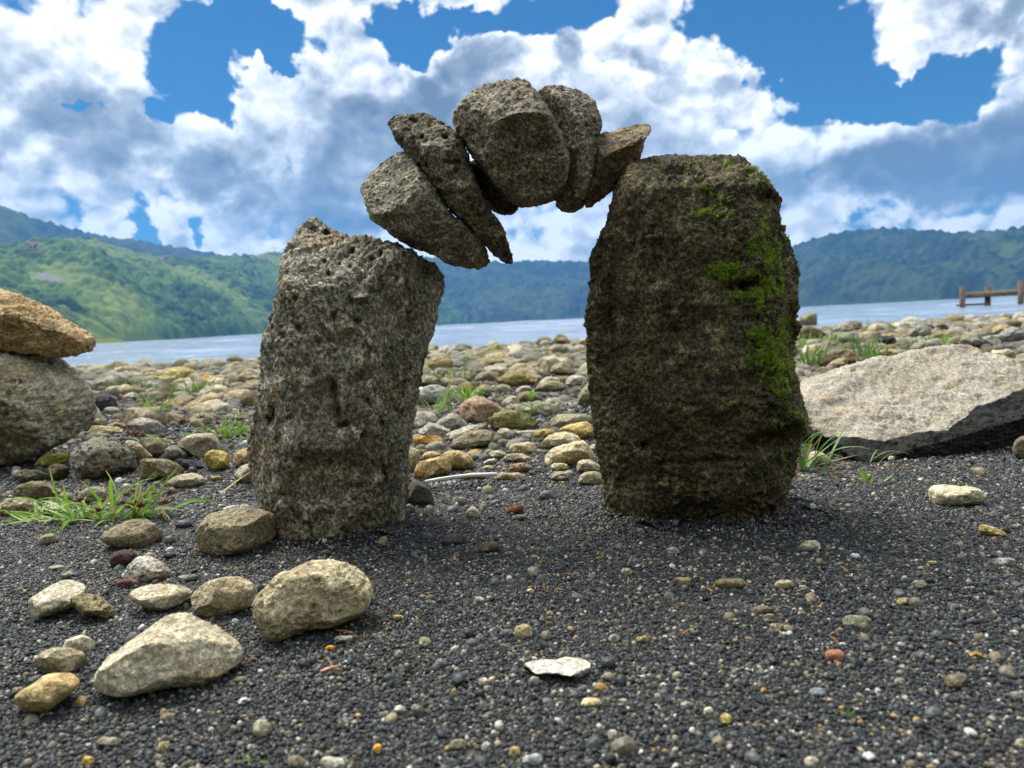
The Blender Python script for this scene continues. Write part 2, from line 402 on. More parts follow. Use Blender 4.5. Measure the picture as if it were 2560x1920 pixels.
n = t.noise(P, 3.0, 5, 0.6)
sp = t.new('ShaderNodeSeparateXYZ'); t.l.new(P, sp.inputs[0])
far = t.smooth(sp.outputs[1], 1.1, 3.2)
soil = t.math('MULTIPLY', t.smooth(n, 0.35, 0.7), t.math('MULTIPLY_ADD', far, 0.7, 0.1))
c = t.mix(soil, c, (0.10, 0.085, 0.055))
# grassy, leafy soil on the added, unseen bank behind the camera
c = t.mix(t.smooth(sp.outputs[1], -2.0, -4.5), c, (0.045, 0.060, 0.020))
t.l.new(c, bs.inputs['Base Color']); bs.inputs['Roughness'].default_value = 0.75
bump(t, bs, t.voro(P, 330.0), 0.003, 1.0)
xs = np.concatenate([np.linspace(-390, -14, 30), np.linspace(-13, 13, 300), np.linspace(14, 400, 30)])
ys = np.concatenate([np.linspace(-300, -16, 25), np.linspace(-15, 0, 40), np.linspace(0.06, 11, 220), np.linspace(11.5, 60, 24), np.linspace(80, 400, 6)])
tag(link(bpy.data.objects.new('ground', ground_mesh('ground', xs, ys, m_sand))), kind='structure')
lb = sheet('lake_bed', -2400, 2400, -400, 2250, -2.2, m_sand); tag(lb, kind='structure')

# haze: one closed box of thin blue air round camera and land
def box_mesh(name, a, b, mat):
    (x0, y0, z0), (x1, y1, z1) = a, b
    V = [(x0, y0, z0), (x1, y0, z0), (x1, y1, z0), (x0, y1, z0), (x0, y0, z1), (x1, y0, z1), (x1, y1, z1), (x0, y1, z1)]
    F = [(0, 3, 2, 1), (4, 5, 6, 7), (0, 1, 5, 4), (1, 2, 6, 5), (2, 3, 7, 6), (3, 0, 4, 7)]
    return mesh_np(name, V, F, [mat], smooth=False)
m_haze = bpy.data.materials.new('haze'); m_haze.use_nodes = True; t = NT(m_haze.node_tree)
for nn in list(t.n): t.n.remove(nn)
pv = t.new('ShaderNodeVolumePrincipled'); oo = t.new('ShaderNodeOutputMaterial'); t.l.new(pv.outputs[0], oo.inputs['Volume'])
pv.inputs['Color'].default_value = (0.11, 0.36, 0.80, 1); pv.inputs['Density'].default_value = 0.00038; pv.inputs['Anisotropy'].default_value = 0.2
hz = link(bpy.data.objects.new('haze', box_mesh('haze', (-2450, -420, -3.3), (2450, 2300, 330), m_haze))); tag(hz, kind='stuff')

# ================================================================== ROCK BUILDING
def stone_mat(name, tint=None, pits=0.4, vert=1.0, dark=(0.35, 0.32, 0.26), pale=(1.45, 1.42, 1.3), moss=False, crust_shade=False, grit=1.0, warm=0.5, streak=None, unit=1.0):
    """weathered stone: tint from the object's own colour (or fixed), blotches, grains, pores, relief"""
    m, t, bs = new_mat(name)
    tc = t.new('ShaderNodeTexCoord'); oi = t.new('ShaderNodeObjectInfo')
    P = t.vmath('ADD', tc.outputs['Object'], t.vmath('SCALE', (13.7, 7.3, 5.1), scale=oi.outputs['Random']))
    if unit != 1.0: P = t.vmath('SCALE', P, scale=unit)
    if vert != 1.0: P = t.vmath('MULTIPLY', P, (1, 1, vert))
    base = oi.outputs['Color'] if tint is None else tint
    n1 = t.noise(P, 14, 5, 0.6); n2 = t.noise(P, 55, 5, 0.65); n3 = t.noise(P, 260, 4, 0.7); n4 = t.noise(P, 900, 2, 0.6)
    v1 = t.voro(P, 150, detail=2, rough=0.6)
    c = t.mix(t.smooth(n1, 0.30, 0.72), t.mix(1.0, base, dark, 'MULTIPLY'), base)
    c = t.mix(t.smooth(n2, 0.50, 0.72), c, t.mix(1.0, base, pale, 'MULTIPLY'))
    wn = t.noise(P, 24, 3, 0.6, 0.4)
    c = t.mix(t.math('MULTIPLY', t.smooth(wn, 0.52, 0.74), warm), c, t.mix(1.0, base, (1.15, 0.82, 0.45), 'MULTIPLY'))
    c = t.mix(t.math('MULTIPLY', t.smooth(n3, 0.42, 0.62), min(1.0, 0.65 * grit)), t.mix(1.0, c, (0.55, 0.54, 0.52) if grit < 1.4 else (0.36, 0.35, 0.33), 'MULTIPLY'), t.mix(1.0, c, (1.4, 1.38, 1.3), 'MULTIPLY'))
    c = t.mix(t.math('MULTIPLY', t.smooth(n4, 0.48, 0.64), min(1.0, 0.7 * grit)), c, t.mix(1.0, c, (2.1, 2.05, 1.9), 'MULTIPLY'))
    pore = t.smooth(t.voro(P, 230, detail=1), 0.26, 0.10)
    pore = t.math('MULTIPLY', pore, t.smooth(n2, 0.40, 0.58))
    c = t.mix(t.math('MULTIPLY', pore, min(1.0, pits * 1.3)), c, (0.018, 0.016, 0.013))
    hgt = t.math('MULTIPLY_ADD', n3, 0.55, t.math('MULTIPLY', n2, 1.5))
    hgt = t.math('MULTIPLY_ADD', pore, -0.8 * pits, hgt)
    hgt = t.math('MULTIPLY_ADD', n4, 0.22 * grit, hgt)
    if streak:
        st = t.noise(t.vmath('MULTIPLY', P, streak), 30, 4, 0.6)
        c = t.mix(t.math('MULTIPLY', t.smooth(st, 0.42, 0.66), 0.7), c, t.mix(1.0, c, (1.5, 1.15, 0.8), 'MULTIPLY'))
    if crust_shade:  # near-black colour by mask: dark crust together with painted shade
        a = t.new('ShaderNodeAttribute', attribute_name='crust_shade').outputs['Fac']
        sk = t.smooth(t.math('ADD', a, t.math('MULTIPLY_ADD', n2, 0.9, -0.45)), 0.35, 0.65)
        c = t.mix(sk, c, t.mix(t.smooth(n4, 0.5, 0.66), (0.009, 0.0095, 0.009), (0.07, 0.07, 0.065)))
    if moss:
        a = t.new('ShaderNodeAttribute', attribute_name='moss').outputs['Fac']
        ms = t.math('ADD', a, t.math('MULTIPLY_ADD', t.noise(P, 130, 5, 0.7), 1.9, -1.02))
        mk = t.smooth(ms, 0.30, 0.62)
        mcol = t.mix(t.noise(P, 420, 3, 0.6), (0.045, 0.070, 0.008), (0.17, 0.25, 0.010))
        c = t.mix(mk, c, mcol)
        hgt = t.math('MULTIPLY_ADD', mk, 0.4, hgt)
    t.l.new(c, bs.inputs['Base Color']); bs.inputs['Roughness'].default_value = 0.85
    bs.inputs['Specular IOR Level'].default_value = 0.25
    bump(t, bs, hgt, 0.0042, 1.0)
    return m

def cube_grid(nx, ny, nz):
    """closed box grid on [-1,1]^3 with shared edges"""
    key = {}; V = []; F = []
    def faces(n1, n2, fn):
        a = np.linspace(-1, 1, n1 + 1); b = np.linspace(-1, 1, n2 + 1)
        A, B = np.meshgrid(a, b, indexing='ij')
        pts = fn(A.ravel(), B.ravel())
        base = sum(len(v) for v in V); V.append(pts)
        idx = (np.arange((n1 + 1) * (n2 + 1)) + base).reshape(n1 + 1, n2 + 1)
        F.append(np.stack([idx[:-1, :-1].ravel(), idx[1:, :-1].ravel(), idx[1:, 1:].ravel(), idx[:-1, 1:].ravel()], 1))
    o = lambda s, A: np.full_like(A, s)
    faces(nx, nz, lambda A, B: np.stack([A, o(-1, A), B], 1))
    faces(nx, nz, lambda A, B: np.stack([-A, o(1, A), B], 1))
    faces(ny, nz, lambda A, B: np.stack([o(1, A), A, B], 1))
    faces(ny, nz, lambda A, B: np.stack([o(-1, A), -A, B], 1))
    faces(nx, ny, lambda A, B: np.stack([A, B, o(1, A)], 1))
    faces(nx, ny, lambda A, B: np.stack([A, -B, o(-1, A)], 1))
    V = np.concatenate(V); F = np.concatenate(F)
    _, first, inv = np.unique(np.round(V * 1e5).astype(np.int64), axis=0, return_index=True, return_inverse=True)
    inv = inv.ravel()
    V = V[first]; F = inv[F]
    V = np.tan(V * 0.7854)                      # even out the spacing
    V = V / np.linalg.norm(V, axis=1, keepdims=True)
    return V, F
_GRID = {}
def grid(nx, ny, nz):
    k = (nx, ny, nz)
    if k not in _GRID: _GRID[k] = cube_grid(*k)
    return _GRID[k]
def vert_normals(P, F):
    fn = np.cross(P[F[:, 2]] - P[F[:, 0]], P[F[:, 3]] - P[F[:, 1]])
    N = np.zeros_like(P)
    for k in range(4):
        for c in range(3): N[:, c] += np.bincount(F[:, k], fn[:, c], len(P))
    return N / (np.linalg.norm(N, axis=1, keepdims=True) + 1e-12)
def poly_radius(poly, ang):
    """distance from the origin to a closed outline along given angles"""
    out = np.zeros(len(ang)); c, s = np.cos(ang), np.sin(ang)
    n = len(poly)
    for i in range(n):
        a, b = poly[i], poly[(i + 1) % n]; e = b - a
        den = c * e[1] - s * e[0]
        with np.errstate(divide='ignore', invalid='ignore'):
            tt = (a[0] * e[1] - a[1] * e[0]) / den
            uu = (a[0] * s - a[1] * c) / den
        ok = (np.abs(den) > 1e-12) & (uu >= -1e-6) & (uu <= 1 + 1e-6) & (tt > 0)
        out = np.where(ok & (tt > out), tt, out)
    return out
def smooth_poly(poly, it=1):
    for _ in range(it):
        a = poly; b = np.roll(poly, -1, 0)
        poly = np.stack([a * 0.75 + b * 0.25, a * 0.25 + b * 0.75], 1).reshape(-1, 2)
    return poly
def rock_from_outline(poly, T, res, seed, facets=(), rough=0.006, pits=0.0, pit_size=0.012, e=0.72, flat=0.85, lump=0.10, edits=None, grain=0.0012, vstretch=1.0, taper=0.0, pit_bias=-2.0, crev=0.0):
    """poly: outline in metres in a plane (x right, z up) round its centre; T: half thickness behind and before that plane.
    Returns vertices (x, depth, z) and faces."""
    poly = smooth_poly(np.asarray(poly, float), 1)
    cov = np.cov((poly - poly.mean(0)).T) + np.eye(2) * 1e-9
    ev, U = np.linalg.eigh(cov); Wm = U @ np.diag(1 / np.sqrt(ev)) @ U.T; Wi = np.linalg.inv(Wm)
    wp = poly @ Wm.T
    V, F = grid(*res)
    r = np.hypot(V[:, 0], V[:, 2]); ang = np.arctan2(V[:, 2], V[:, 0])
    rad = poly_radius(wp, ang)
    q = r ** e                                      # superquadric: fuller than an ellipsoid
    wx = rad * q * np.cos(ang); wz = rad * q * np.sin(ang)
    xz = np.stack([wx, wz], 1) @ Wi.T
    dep = np.sign(V[:, 1]) * np.abs(V[:, 1]) ** flat * T
    P = np.stack([xz[:, 0], dep, xz[:, 1]], 1)
    size = max(np.ptp(P[:, 0]), np.ptp(P[:, 2]))
    # slow lumps act mostly on the depth so that the outline stays
    lm = fbm(P / size * 2.6 + seed * 3.1, seed, 3)
    P[:, 1] += lm * T * lump * 2.2 * (1 - r ** 4)
    for (n, f, k) in facets:
        n = np.array(n, float); n /= np.linalg.norm(n)
        d = P @ n; lim = d.max() * f
        over = np.clip(d - lim, 0, None)
        P -= np.outer(over * k, n)
    P[:, [0, 2]] *= (1 - taper * np.clip(-P[:, 1] / T, 0, 1))[:, None]
    N = vert_normals(P, F)
    Q = P * np.array([1, 1, vstretch])
    h = fbm(Q / 0.045 + seed, seed + 1, 5, 0.55) * rough
    h += fbm(Q / 0.018 + seed, seed + 2, 4, 0.6, ridged=True) * rough * 0.35
    if crev:
        cn = fbm(Q * np.array([1, 1, 0.5]) / 0.055 + 3.3, seed + 30, 3, 0.5); cm = np.clip(fbm(Q / 0.09, seed + 31, 2) + 0.45, 0, 1)
        h -= np.exp(-(cn / 0.07) ** 2) * cm * crev
        cn = fbm(Q / 0.026 + 1.3, seed + 33, 2, 0.5); h -= np.exp(-(cn / 0.09) ** 2) * crev * 0.35
    if pits:
        for k, (sz, dp) in enumerate(((pit_size, 1.0), (pit_size * 0.45, 0.6))):
            d1, rr = worley(Q / sz, seed + 50 + k)
            wdt = 0.20 + 0.28 * rr
            hit = (rr > 0.62 - 0.1 * k) & (fbm(Q / 0.06, seed + 77, 2) > pit_bias - 0.9 * (P[:, 2] > np.percentile(P[:, 2], 78)))
            h -= np.clip(1 - d1 / wdt, 0, 1) ** 0.6 * hit * pits * sz * dp
    h += fbm(Q / 0.0045, seed + 8, 3, 0.6) * grain
    P = P + N * h[:, None]
    if edits is not None: P = edits(P, N)
    return P, F

def rock_object(name, P, F, center, axes, mat, color, label=None, cat=None, group=None, extra=None):
    """P local (x, depth, z) -> world via axes (right, depth, up); origin set at the foot of the stone"""
    Wd = P[:, :1] * axes[0] + P[:, 1:2] * axes[1] + P[:, 2:3] * axes[2]
    foot = np.array([0, 0, Wd[:, 2].min()])
    me = mesh_np(name, Wd - foot, F, [mat])
    if extra: [attr(me, k, v) for k, v in extra.items()]
    o = link(bpy.data.objects.new(name, me)); o.location = center + foot
    o.color = tuple(color) + (1,)
    return tag(o, label, cat, group)
AX_V = (np.array([1.0, 0, 0]), np.array([0, 1.0, 0]), np.array([0, 0, 1.0]))

SRC = {'lp': (600, 500, 1.843), 'rp': (1420, 340, 1.658), 'ar': (860, 170, 2.765), 'lb': (0, 660, 2.593),
       'fl': (0, 1200, 2.304), 'rs': (1960, 560, 2.44), 'gp': (980, 780, 2.962), 'fc': (960, 1240, 2.44),
       'fr': (1700, 1150, 2.1547), 'sr': (1980, 720, 3.8138), 'mb': (180, 860, 4.608)}
def to_src(zone, pts):
    x0, y0, s = SRC[zone]; p = np.array(pts, float)
    return np.stack([x0 + p[:, 0] / s, y0 + p[:, 1] / s], 1)
def outline_v(zone, pts, Y):
    """outline on the upright plane y = Y"""
    px = to_src(zone, pts)
    W = np.array([on_plane_y(a, b, Y) for a, b in px])
    c = np.array([W[:, 0].mean() * 0 + (W[:, 0].min() + W[:, 0].max()) / 2, Y, (W[:, 2].min() + W[:, 2].max()) / 2])
    return W[:, [0, 2]] - c[[0, 2]], c

m_pillarL = stone_mat('pitted_grey_lava', tint=(0.30, 0.288, 0.255, 1), pits=0.9, vert=0.8, pale=(1.75, 1.7, 1.5), grit=1.5, dark=(0.38, 0.36, 0.31))
m_pillarR = stone_mat('mossy_dark_tuff', tint=(0.115, 0.101, 0.060, 1), pits=0.8, moss=True, pale=(1.9, 1.85, 1.6), dark=(0.30, 0.30, 0.27), grit=1.6)
m_arch = stone_mat('grey_lava', pits=0.6, pale=(1.6, 1.55, 1.4), dark=(0.40, 0.38, 0.34), grit=1.4)
m_wood = stone_mat('streaked_brown_stone', pits=0.3, streak=(0.25, 1.0, 2.4))
m_cobble = stone_mat('lake_cobble', pits=0.35, dark=(0.55, 0.52, 0.44), pale=(1.3, 1.3, 1.27), warm=0.5)
m_slab = stone_mat('pale_slab_stone', crust_shade=True, pits=0.7, dark=(0.72, 0.69, 0.62), pale=(1.15, 1.15, 1.13), warm=0.35, grit=0.75)
m_pitted = stone_mat('pitted_pale_stone', pits=1.2, dark=(0.45, 0.42, 0.33), pale=(1.4, 1.4, 1.35), warm=0.6)

def px_dents(items, zone, Y):
    """dents (+ depth) or bulges (-) at picked places on the near side: (x, y, radius, metres)"""
    x0, y0, s = SRC[zone]
    def f(c):
        def g(P, N):
            front = (N[:, 1] < 0.25)
            for (a, b, rx, ry, dp) in items:
                w_ = on_plane_y(x0 + a / s, y0 + b / s, Y) - c
                k = Y / FPX / s
                d = ((P[:, 0] - w_[0]) / (rx * k)) ** 2 + ((P[:, 2] - w_[2]) / (ry * k)) ** 2
                g_ = np.exp(-d ** 1.5) if dp > 0 else np.exp(-d)
                P[:, 1] += np.where(front, g_ * dp, 0)
            return P
        return g
    return f

# ================================================================== THE STONE ARCH
YP = 0.905; YL = 0.888; YR = 0.868                       # upright plane through pillars and arch
LP = [(245,105),(268,72),(290,58),(340,75),(385,100),(430,140),(475,170),(540,180),(620,188),(700,195),(750,215),(800,235),(860,255),(915,275),(945,300),(952,350),(945,400),(928,430),(905,470),(895,540),(870,610),(850,680),(835,740),(820,810),(808,900),(795,960),(785,1040),(770,1110),(755,1200),(750,1290),(740,1370),(735,1480),(640,1640),(500,1680),(300,1680),(160,1560),(105,1400),(75,1300),(58,1200),(55,1150),(70,1060),(85,1000),(100,900),(110,800),(125,700),(140,620),(165,540),(200,450),(215,350),(225,250),(235,170)]
dents = px_dents([(395,152,20,12,.016),(318,135,20,14,.015),(540,252,15,10,.012),(672,264,14,15,.014),(642,290,12,10,.011),(555,326,10,9,.010),(500,312,8,7,.008),
    (200,992,34,22,.024),(225,950,16,30,.016),(495,850,16,46,.024),(515,940,15,40,.024),(545,995,26,13,.018),(500,1142,13,9,.009),(460,358,12,9,.009),(430,300,9,7,.007),(610,210,9,7,.006),
    (350,470,10,16,.006),(395,600,12,18,.006),(340,560,14,8,.005),(380,1130,20,12,.008),(640,900,10,16,.006),(690,1000,10,30,.008),(690,1200,9,40,.007),(600,560,22,14,.008),
    (480,640,26,14,.006),(300,620,10,12,.006),(720,500,22,40,.010),(330,960,18,12,.007),(270,1060,12,12,.006),(620,460,40,14,-.012),(420,1060,130,70,-.018),(540,1080,60,30,-.012),(560,640,60,40,.010),(300,830,90,50,-.010),(660,620,30,120,-.008),(330,430,60,60,-.006),
    (820,330,40,50,.010),(760,700,20,120,.006),(300,1290,60,20,.004)], 'lp', YL)
pl, c = outline_v('lp', LP, YL)
P, F = rock_from_outline(pl, 0.082, (190, 70, 280), 3, e=0.66, flat=0.75, lump=0.12, rough=0.0046, pits=0.85, pit_size=0.011, grain=0.0016, vstretch=0.65, taper=0.045, pit_bias=0.15, crev=0.007,
    facets=[((-0.12, -0.62, 0.80), 0.80, 0.85), ((0.88, -0.46, -0.05), 0.62, 0.95), ((-0.75, -0.66, 0), 0.80, 0.85), ((0.1, -1, 0.02), 0.86, 0.8)], edits=dents(c))
rock_object('left_pillar_stone'.replace('left_', ''), P, F, c, AX_V, m_pillarL, (0.16, 0.14, 0.11),
    'tall grey pitted lava stone with a pointed top corner, left support of the balanced arch', 'stone')

RP = [(245,110),(290,80),(350,52),(420,42),(500,50),(600,60),(680,65),(740,72),(790,95),(830,140),(855,190),(868,240),(862,290),(846,325),(870,370),(890,420),(910,470),(918,540),(922,620),(928,700),(930,780),(918,850),(910,920),(920,1000),(935,1080),(958,1150),(968,1200),(950,1260),(930,1300),(915,1370),(890,1440),(875,1520),(840,1620),(760,1720),(600,1760),(400,1750),(260,1700),(190,1600),(155,1500),(135,1370),(120,1280),(105,1180),(90,1080),(80,980),(82,880),(78,780),(82,660),(95,560),(110,490),(135,430),(165,350),(185,260),(205,190),(220,150)]
dents = px_dents([(645,640,26,24,.030),(592,636,26,16,.014),(670,625,20,16,.016),(285,1250,14,14,.012),(760,290,70,30,.014),(860,800,60,110,.020),(800,880,40,60,.008),(760,1230,130,40,.014),(860,1150,90,50,-.018),
    (600,930,120,50,-.007),(420,820,90,50,.008),(330,900,60,30,.006),(460,760,100,40,.006),(620,220,60,40,-.008),(400,120,110,50,-.006),(700,560,60,40,-.007),(300,420,70,50,-.005),(560,440,60,30,.005),
    (500,1060,160,80,-.008),(500,1300,160,14,.004),(560,1420,160,80,-.010),(240,1400,40,60,.010),(850,1330,60,50,.010),(330,650,60,30,-.006),(650,760,50,14,.004),(180,700,16,200,.005),(540,170,10,90,.004)], 'rp', YR)
pl, c = outline_v('rp', RP, YR)
P, F = rock_from_outline(pl, 0.090, (200, 80, 280), 9, e=0.72, flat=0.78, lump=0.12, rough=0.0036, pits=0.35, pit_size=0.010, grain=0.0015, taper=0.07, crev=0.005,
    facets=[((0.05, -0.45, 0.9), 0.90, 0.8), ((0.72, -0.25, 0.65), 0.93, 0.8), ((-0.86, -0.5, 0.0), 0.74, 0.9), ((0.7, -0.7, 0.1), 0.86, 0.7), ((-0.05, -1, 0.05), 0.90, 0.7)], edits=dents(c))
MOSS = [(575,215,40,22,.55),(640,290,50,34,.6),(670,350,26,26,.6),(540,100,40,20,.35),(780,180,60,60,.35),(780,470,46,46,1.0),(690,550,100,46,1.3),(620,560,60,36,.7),(770,640,90,40,1.2),(820,690,60,26,.7),(720,680,50,30,.5),
        (830,900,80,110,1.3),(770,860,40,60,.6),(880,1000,40,50,.9),(880,1090,26,40,.7),(905,1170,24,24,.7),(910,780,20,60,.9),(560,330,40,60,.35),(640,130,60,30,.3),(820,440,60,60,.5),(850,560,40,80,.5),(520,330,20,20,.4)]
u, v, _ = project(P + c); x0, y0, s_ = SRC['rp']; zx, zy = (u - x0) * s_, (v - y0) * s_
ms = sum(wt * np.exp(-((zx - a) / rx) ** 2 - ((zy - b) / ry) ** 2) for a, b, rx, ry, wt in MOSS)
nrm = vert_normals(P, F)
ms = ms * (nrm[:, 1] < 0.2) + 0.22 * (nrm[:, 2] > 0.3) + np.clip(nrm[:, 0] - 0.4, 0, 1) * 0.8
ms = ms * (0.62 + 0.8 * fbm(P / 0.010, 5, 4))
pillarR = rock_object('pillar_stone', P, F, c, AX_V, m_pillarR, (0.07, 0.06, 0.035),
    'broad dark brown stone block with bright green moss, right support of the balanced arch', 'stone', extra={'moss': np.clip(ms, 0, 1.5)})
# tufts of moss that stand off the stone
def moss_tufts(P, nrm, ms, n, parent):
    pr = np.clip(ms - 0.50, 0, 1) * (nrm[:, 1] < 0.5); pr = pr / pr.sum()
    idx = RNG.choice(len(P), n, p=pr); foot = np.array([0, 0, P[:, 2].min()])
    V = []; F = []
    b = P[idx] - foot; nn = nrm[idx]
    jit = RNG.normal(0, 0.55, (n, 3)); d = nn + jit; d[:, 2] += 0.25; d /= np.linalg.norm(d, axis=1, keepdims=True)
    L = RNG.uniform(0.0016, 0.0042, n)[:, None]; Wd = RNG.uniform(0.0006, 0.0011, n)[:, None]
    s1 = np.cross(d, RNG.normal(0, 1, (n, 3))); s1 /= np.linalg.norm(s1, axis=1, keepdims=True); s2 = np.cross(d, s1)
    j = RNG.normal(0, 0.0009, (n, 3)); b = b + j
    V = np.stack([b + s1 * Wd, b - s1 * Wd * .5 + s2 * Wd * .9, b - s1 * Wd * .5 - s2 * Wd * .9, b + d * L], 1).reshape(-1, 3)
    o = np.arange(n)[:, None] * 4
    F = np.concatenate([o + [0, 1, 3], o + [1, 2, 3], o + [2, 0, 3]])
    me = mesh_np('moss', V, F, [m_moss], smooth=False)
    ob = link(bpy.data.objects.new('moss', me), parent); tag(ob, 'bright green moss', kind='stuff')
m_moss, t, bs = new_mat('moss_green')
gg = t.new('ShaderNodeNewGeometry'); cc = t.ramp(t.noise(gg.outputs['Position'], 260, 3, 0.6), [(0.3, (0.045, 0.080, 0.006)), (0.5, (0.14, 0.22, 0.008)), (0.7, (0.28, 0.36, 0.014))])
t.l.new(cc, bs.inputs['Base Color']); bs.inputs['Roughness'].default_value = 0.8
bs.inputs['Subsurface Weight'].default_value = 0.0
moss_tufts(P, nrm, ms * (1 + 0.8 * fbm(P / 0.006, 15, 2)), 20000, pillarR)

ARCH = [
 ('A', [(270,515),(330,520),(380,545),(430,590),(480,650),(520,710),(590,800),(680,930),(760,1050),(850,1110),(930,1190),(1000,1260),(1020,1320),(1043,1350),(1040,1380),(1010,1405),(960,1415),(900,1395),(820,1370),(740,1355),(690,1340),(630,1300),(560,1270),(490,1245),(430,1215),(360,1170),(300,1120),(240,1090),(200,1050),(165,980),(140,890),(95,840),(85,790),(90,720),(105,650),(150,600),(200,545)],
  0.058, 0.0, 21, [((-0.45, -0.62, 0.62), 0.52, 0.92), ((0.42, -0.72, -0.52), 0.50, 0.92)], (0.33, 0.318, 0.27), m_arch, 0.25,
  'pale grey-brown slab resting on the left pillar, lowest on the left side of the arch', (95, 60, 95)),
 ('B', [(290,275),(350,265),(400,285),(450,315),(500,315),(560,320),(620,345),(680,380),(740,430),(790,480),(830,560),(870,650),(900,740),(940,840),(970,920),(1010,1000),(1060,1060),(1100,1120),(1125,1180),(1150,1250),(1172,1310),(1165,1355),(1145,1362),(1100,1340),(1040,1290),(1000,1240),(960,1190),(900,1140),(830,1090),(760,1020),(700,930),(640,840),(580,760),(520,690),(460,610),(400,540),(350,480),(300,390),(275,320)],
  0.052, 0.005, 33, [((-0.2, -0.75, 0.62), 0.62, 0.85), ((0.2, -0.85, -0.5), 0.62, 0.9), ((-0.7, -0.6, -0.35), 0.6, 0.8)], (0.225, 0.207, 0.17), m_arch, 0.7,
  'long narrow rough brown-grey stone leaning second from the left in the arch, tip pointing down', (90, 60, 110)),
 ('C', [(1060,92),(1140,98),(1220,115),(1280,150),(1330,210),(1390,280),(1430,350),(1470,430),(1500,520),(1530,600),(1540,690),(1530,760),(1510,840),(1480,880),(1440,905),(1400,918),(1340,925),(1280,940),(1230,942),(1180,915),(1100,880),(1050,830),(990,750),(930,680),(880,600),(840,540),(800,470),(775,400),(768,340),(800,290),(850,240),(890,190),(950,140),(1000,110)],
  0.080, -0.012, 45, [((-0.22, -0.66, 0.72), 0.64, 0.88), ((0.12, -0.86, -0.50), 0.70, 0.94), ((-0.8, -0.55, -0.1), 0.74, 0.85)], (0.28, 0.256, 0.21), m_arch, 0.4,
  'largest rounded grey-brown stone at the top of the arch, its keystone', (120, 70, 120)),
 ('D', [(870,640),(1000,740),(1100,840),(1220,935),(1205,985),(1155,1016),(1090,1018),(1045,1003),(1000,960),(940,860),(880,740)],
  0.032, 0.045, 51, [((0.1, -0.8, -0.6), 0.7, 0.8)], (0.10, 0.08, 0.055), m_arch, 0.4,
  'small dark wedge stone jammed below the keystone, its end poking out underneath', (40, 30, 40)),
 ('E', [(1340,190),(1370,160),(1430,140),(1500,135),(1580,145),(1640,165),(1690,205),(1730,260),(1760,330),(1772,400),(1765,460),(1750,530),(1745,620),(1735,700),(1720,780),(1700,860),(1680,920),(1660,960),(1600,985),(1540,995),(1500,990),(1478,950),(1468,915),(1480,800),(1500,700),(1480,600),(1450,480),(1400,330),(1360,250)],
  0.060, 0.016, 63, [((0.25, -0.72, 0.62), 0.70, 0.8), ((-0.72, -0.6, -0.05), 0.55, 0.9), ((0.5, -0.85, -0.1), 0.70, 0.8)], (0.27, 0.252, 0.21), m_arch, 0.35,
  'egg-shaped grey stone standing on its narrow end just right of the keystone', (70, 60, 110)),
 ('F', [(1775,430),(1850,430),(1920,395),(1990,370),(2060,362),(2095,375),(2112,405),(2090,450),(2060,500),(2040,560),(2025,620),(1990,650),(1965,672),(1940,720),(1890,770),(1850,830),(1790,890),(1740,930),(1700,952),(1672,955),(1680,900),(1710,800),(1730,700),(1745,600),(1755,500)],
  0.048, 0.0, 71, [((-0.25, -0.55, 0.80), 0.55, 0.9), ((0.25, -0.80, -0.55), 0.52, 0.92)], (0.29, 0.245, 0.185), m_wood, 0.3,
  'streaked tan pointed stone wedged between the egg-shaped stone and the mossy pillar', (70, 50, 80)),
]
for (k, pts, T, dy, seed, fac, colr, mat, pit, lab, res) in ARCH:
    pl, c = outline_v('ar', pts, YP + dy)
    ed = None
    if k == 'B':
        ed = px_dents([(715,520,18,14,.012),(555,505,12,16,.010),(770,705,50,12,.010),(600,690,30,20,.006),(470,350,24,12,.006),(640,600,60,24,-.006),(740,640,30,14,-.004),(800,520,14,10,.007),(760,900,40,16,.005)], 'ar', YP)(c)
    if k == 'C':
        ed = px_dents([(1180,560,110,60,.006),(1340,640,80,50,.007),(950,340,8,8,.005),(1150,760,90,40,.005),(1260,460,130,20,-.006)], 'ar', YP)(c)
    P, F = rock_from_outline(pl, T, res, seed, facets=fac, rough=0.0028, pits=pit, pit_size=0.010, e=0.78, flat=0.85, lump=0.10, grain=0.0009, edits=ed)
    rock_object('arch_stone', P, F, c, AX_V, mat, colr, lab, 'stone')

# ================================================================== BOULDERS AT THE SIDES
Yb = 1.52
pl, c = outline_v('lb', [(0,165),(60,200),(130,215),(200,255),(280,285),(350,330),(420,370),(490,400),(550,430),(600,465),(632,500),(635,530),(615,555),(570,575),(520,590),(450,600),(380,605),(330,590),(260,570),(180,540),(100,500),(0,480),(-200,430),(-350,330),(-300,200),(-150,140)], Yb)
P, F = rock_from_outline(pl * np.array([.95, 1]) - np.array([.018, 0]), 0.10, (110, 50, 80), 81, facets=[((-0.1, -0.55, 0.8), 0.55, 0.9), ((0.25, -0.8, -0.5), 0.6, 0.9)], rough=0.008, pits=0.3, e=0.8, flat=0.85, grain=0.0015)
rock_object('boulder', P, F, c, AX_V, m_cobble, (0.54, 0.41, 0.24), 'orange-tan boulder perched on top of the pale pitted boulder at the edge of the beach', 'boulder')
pl, c = outline_v('lb', [(0,478),(80,500),(150,530),(230,570),(320,600),(400,650),(470,700),(540,740),(580,800),(605,870),(600,930),(580,1000),(550,1060),(520,1120),(470,1160),(400,1190),(300,1230),(200,1270),(100,1320),(0,1360),(-200,1380),(-400,1250),(-500,1000),(-450,750),(-300,560),(-150,490)], Yb)
dents = px_dents([(265,965,30,30,-.010),(150,750,30,20,.01),(60,880,40,30,.008),(460,760,16,26,.008),(560,900,10,30,.008),(300,740,20,14,.008)], 'lb', Yb)
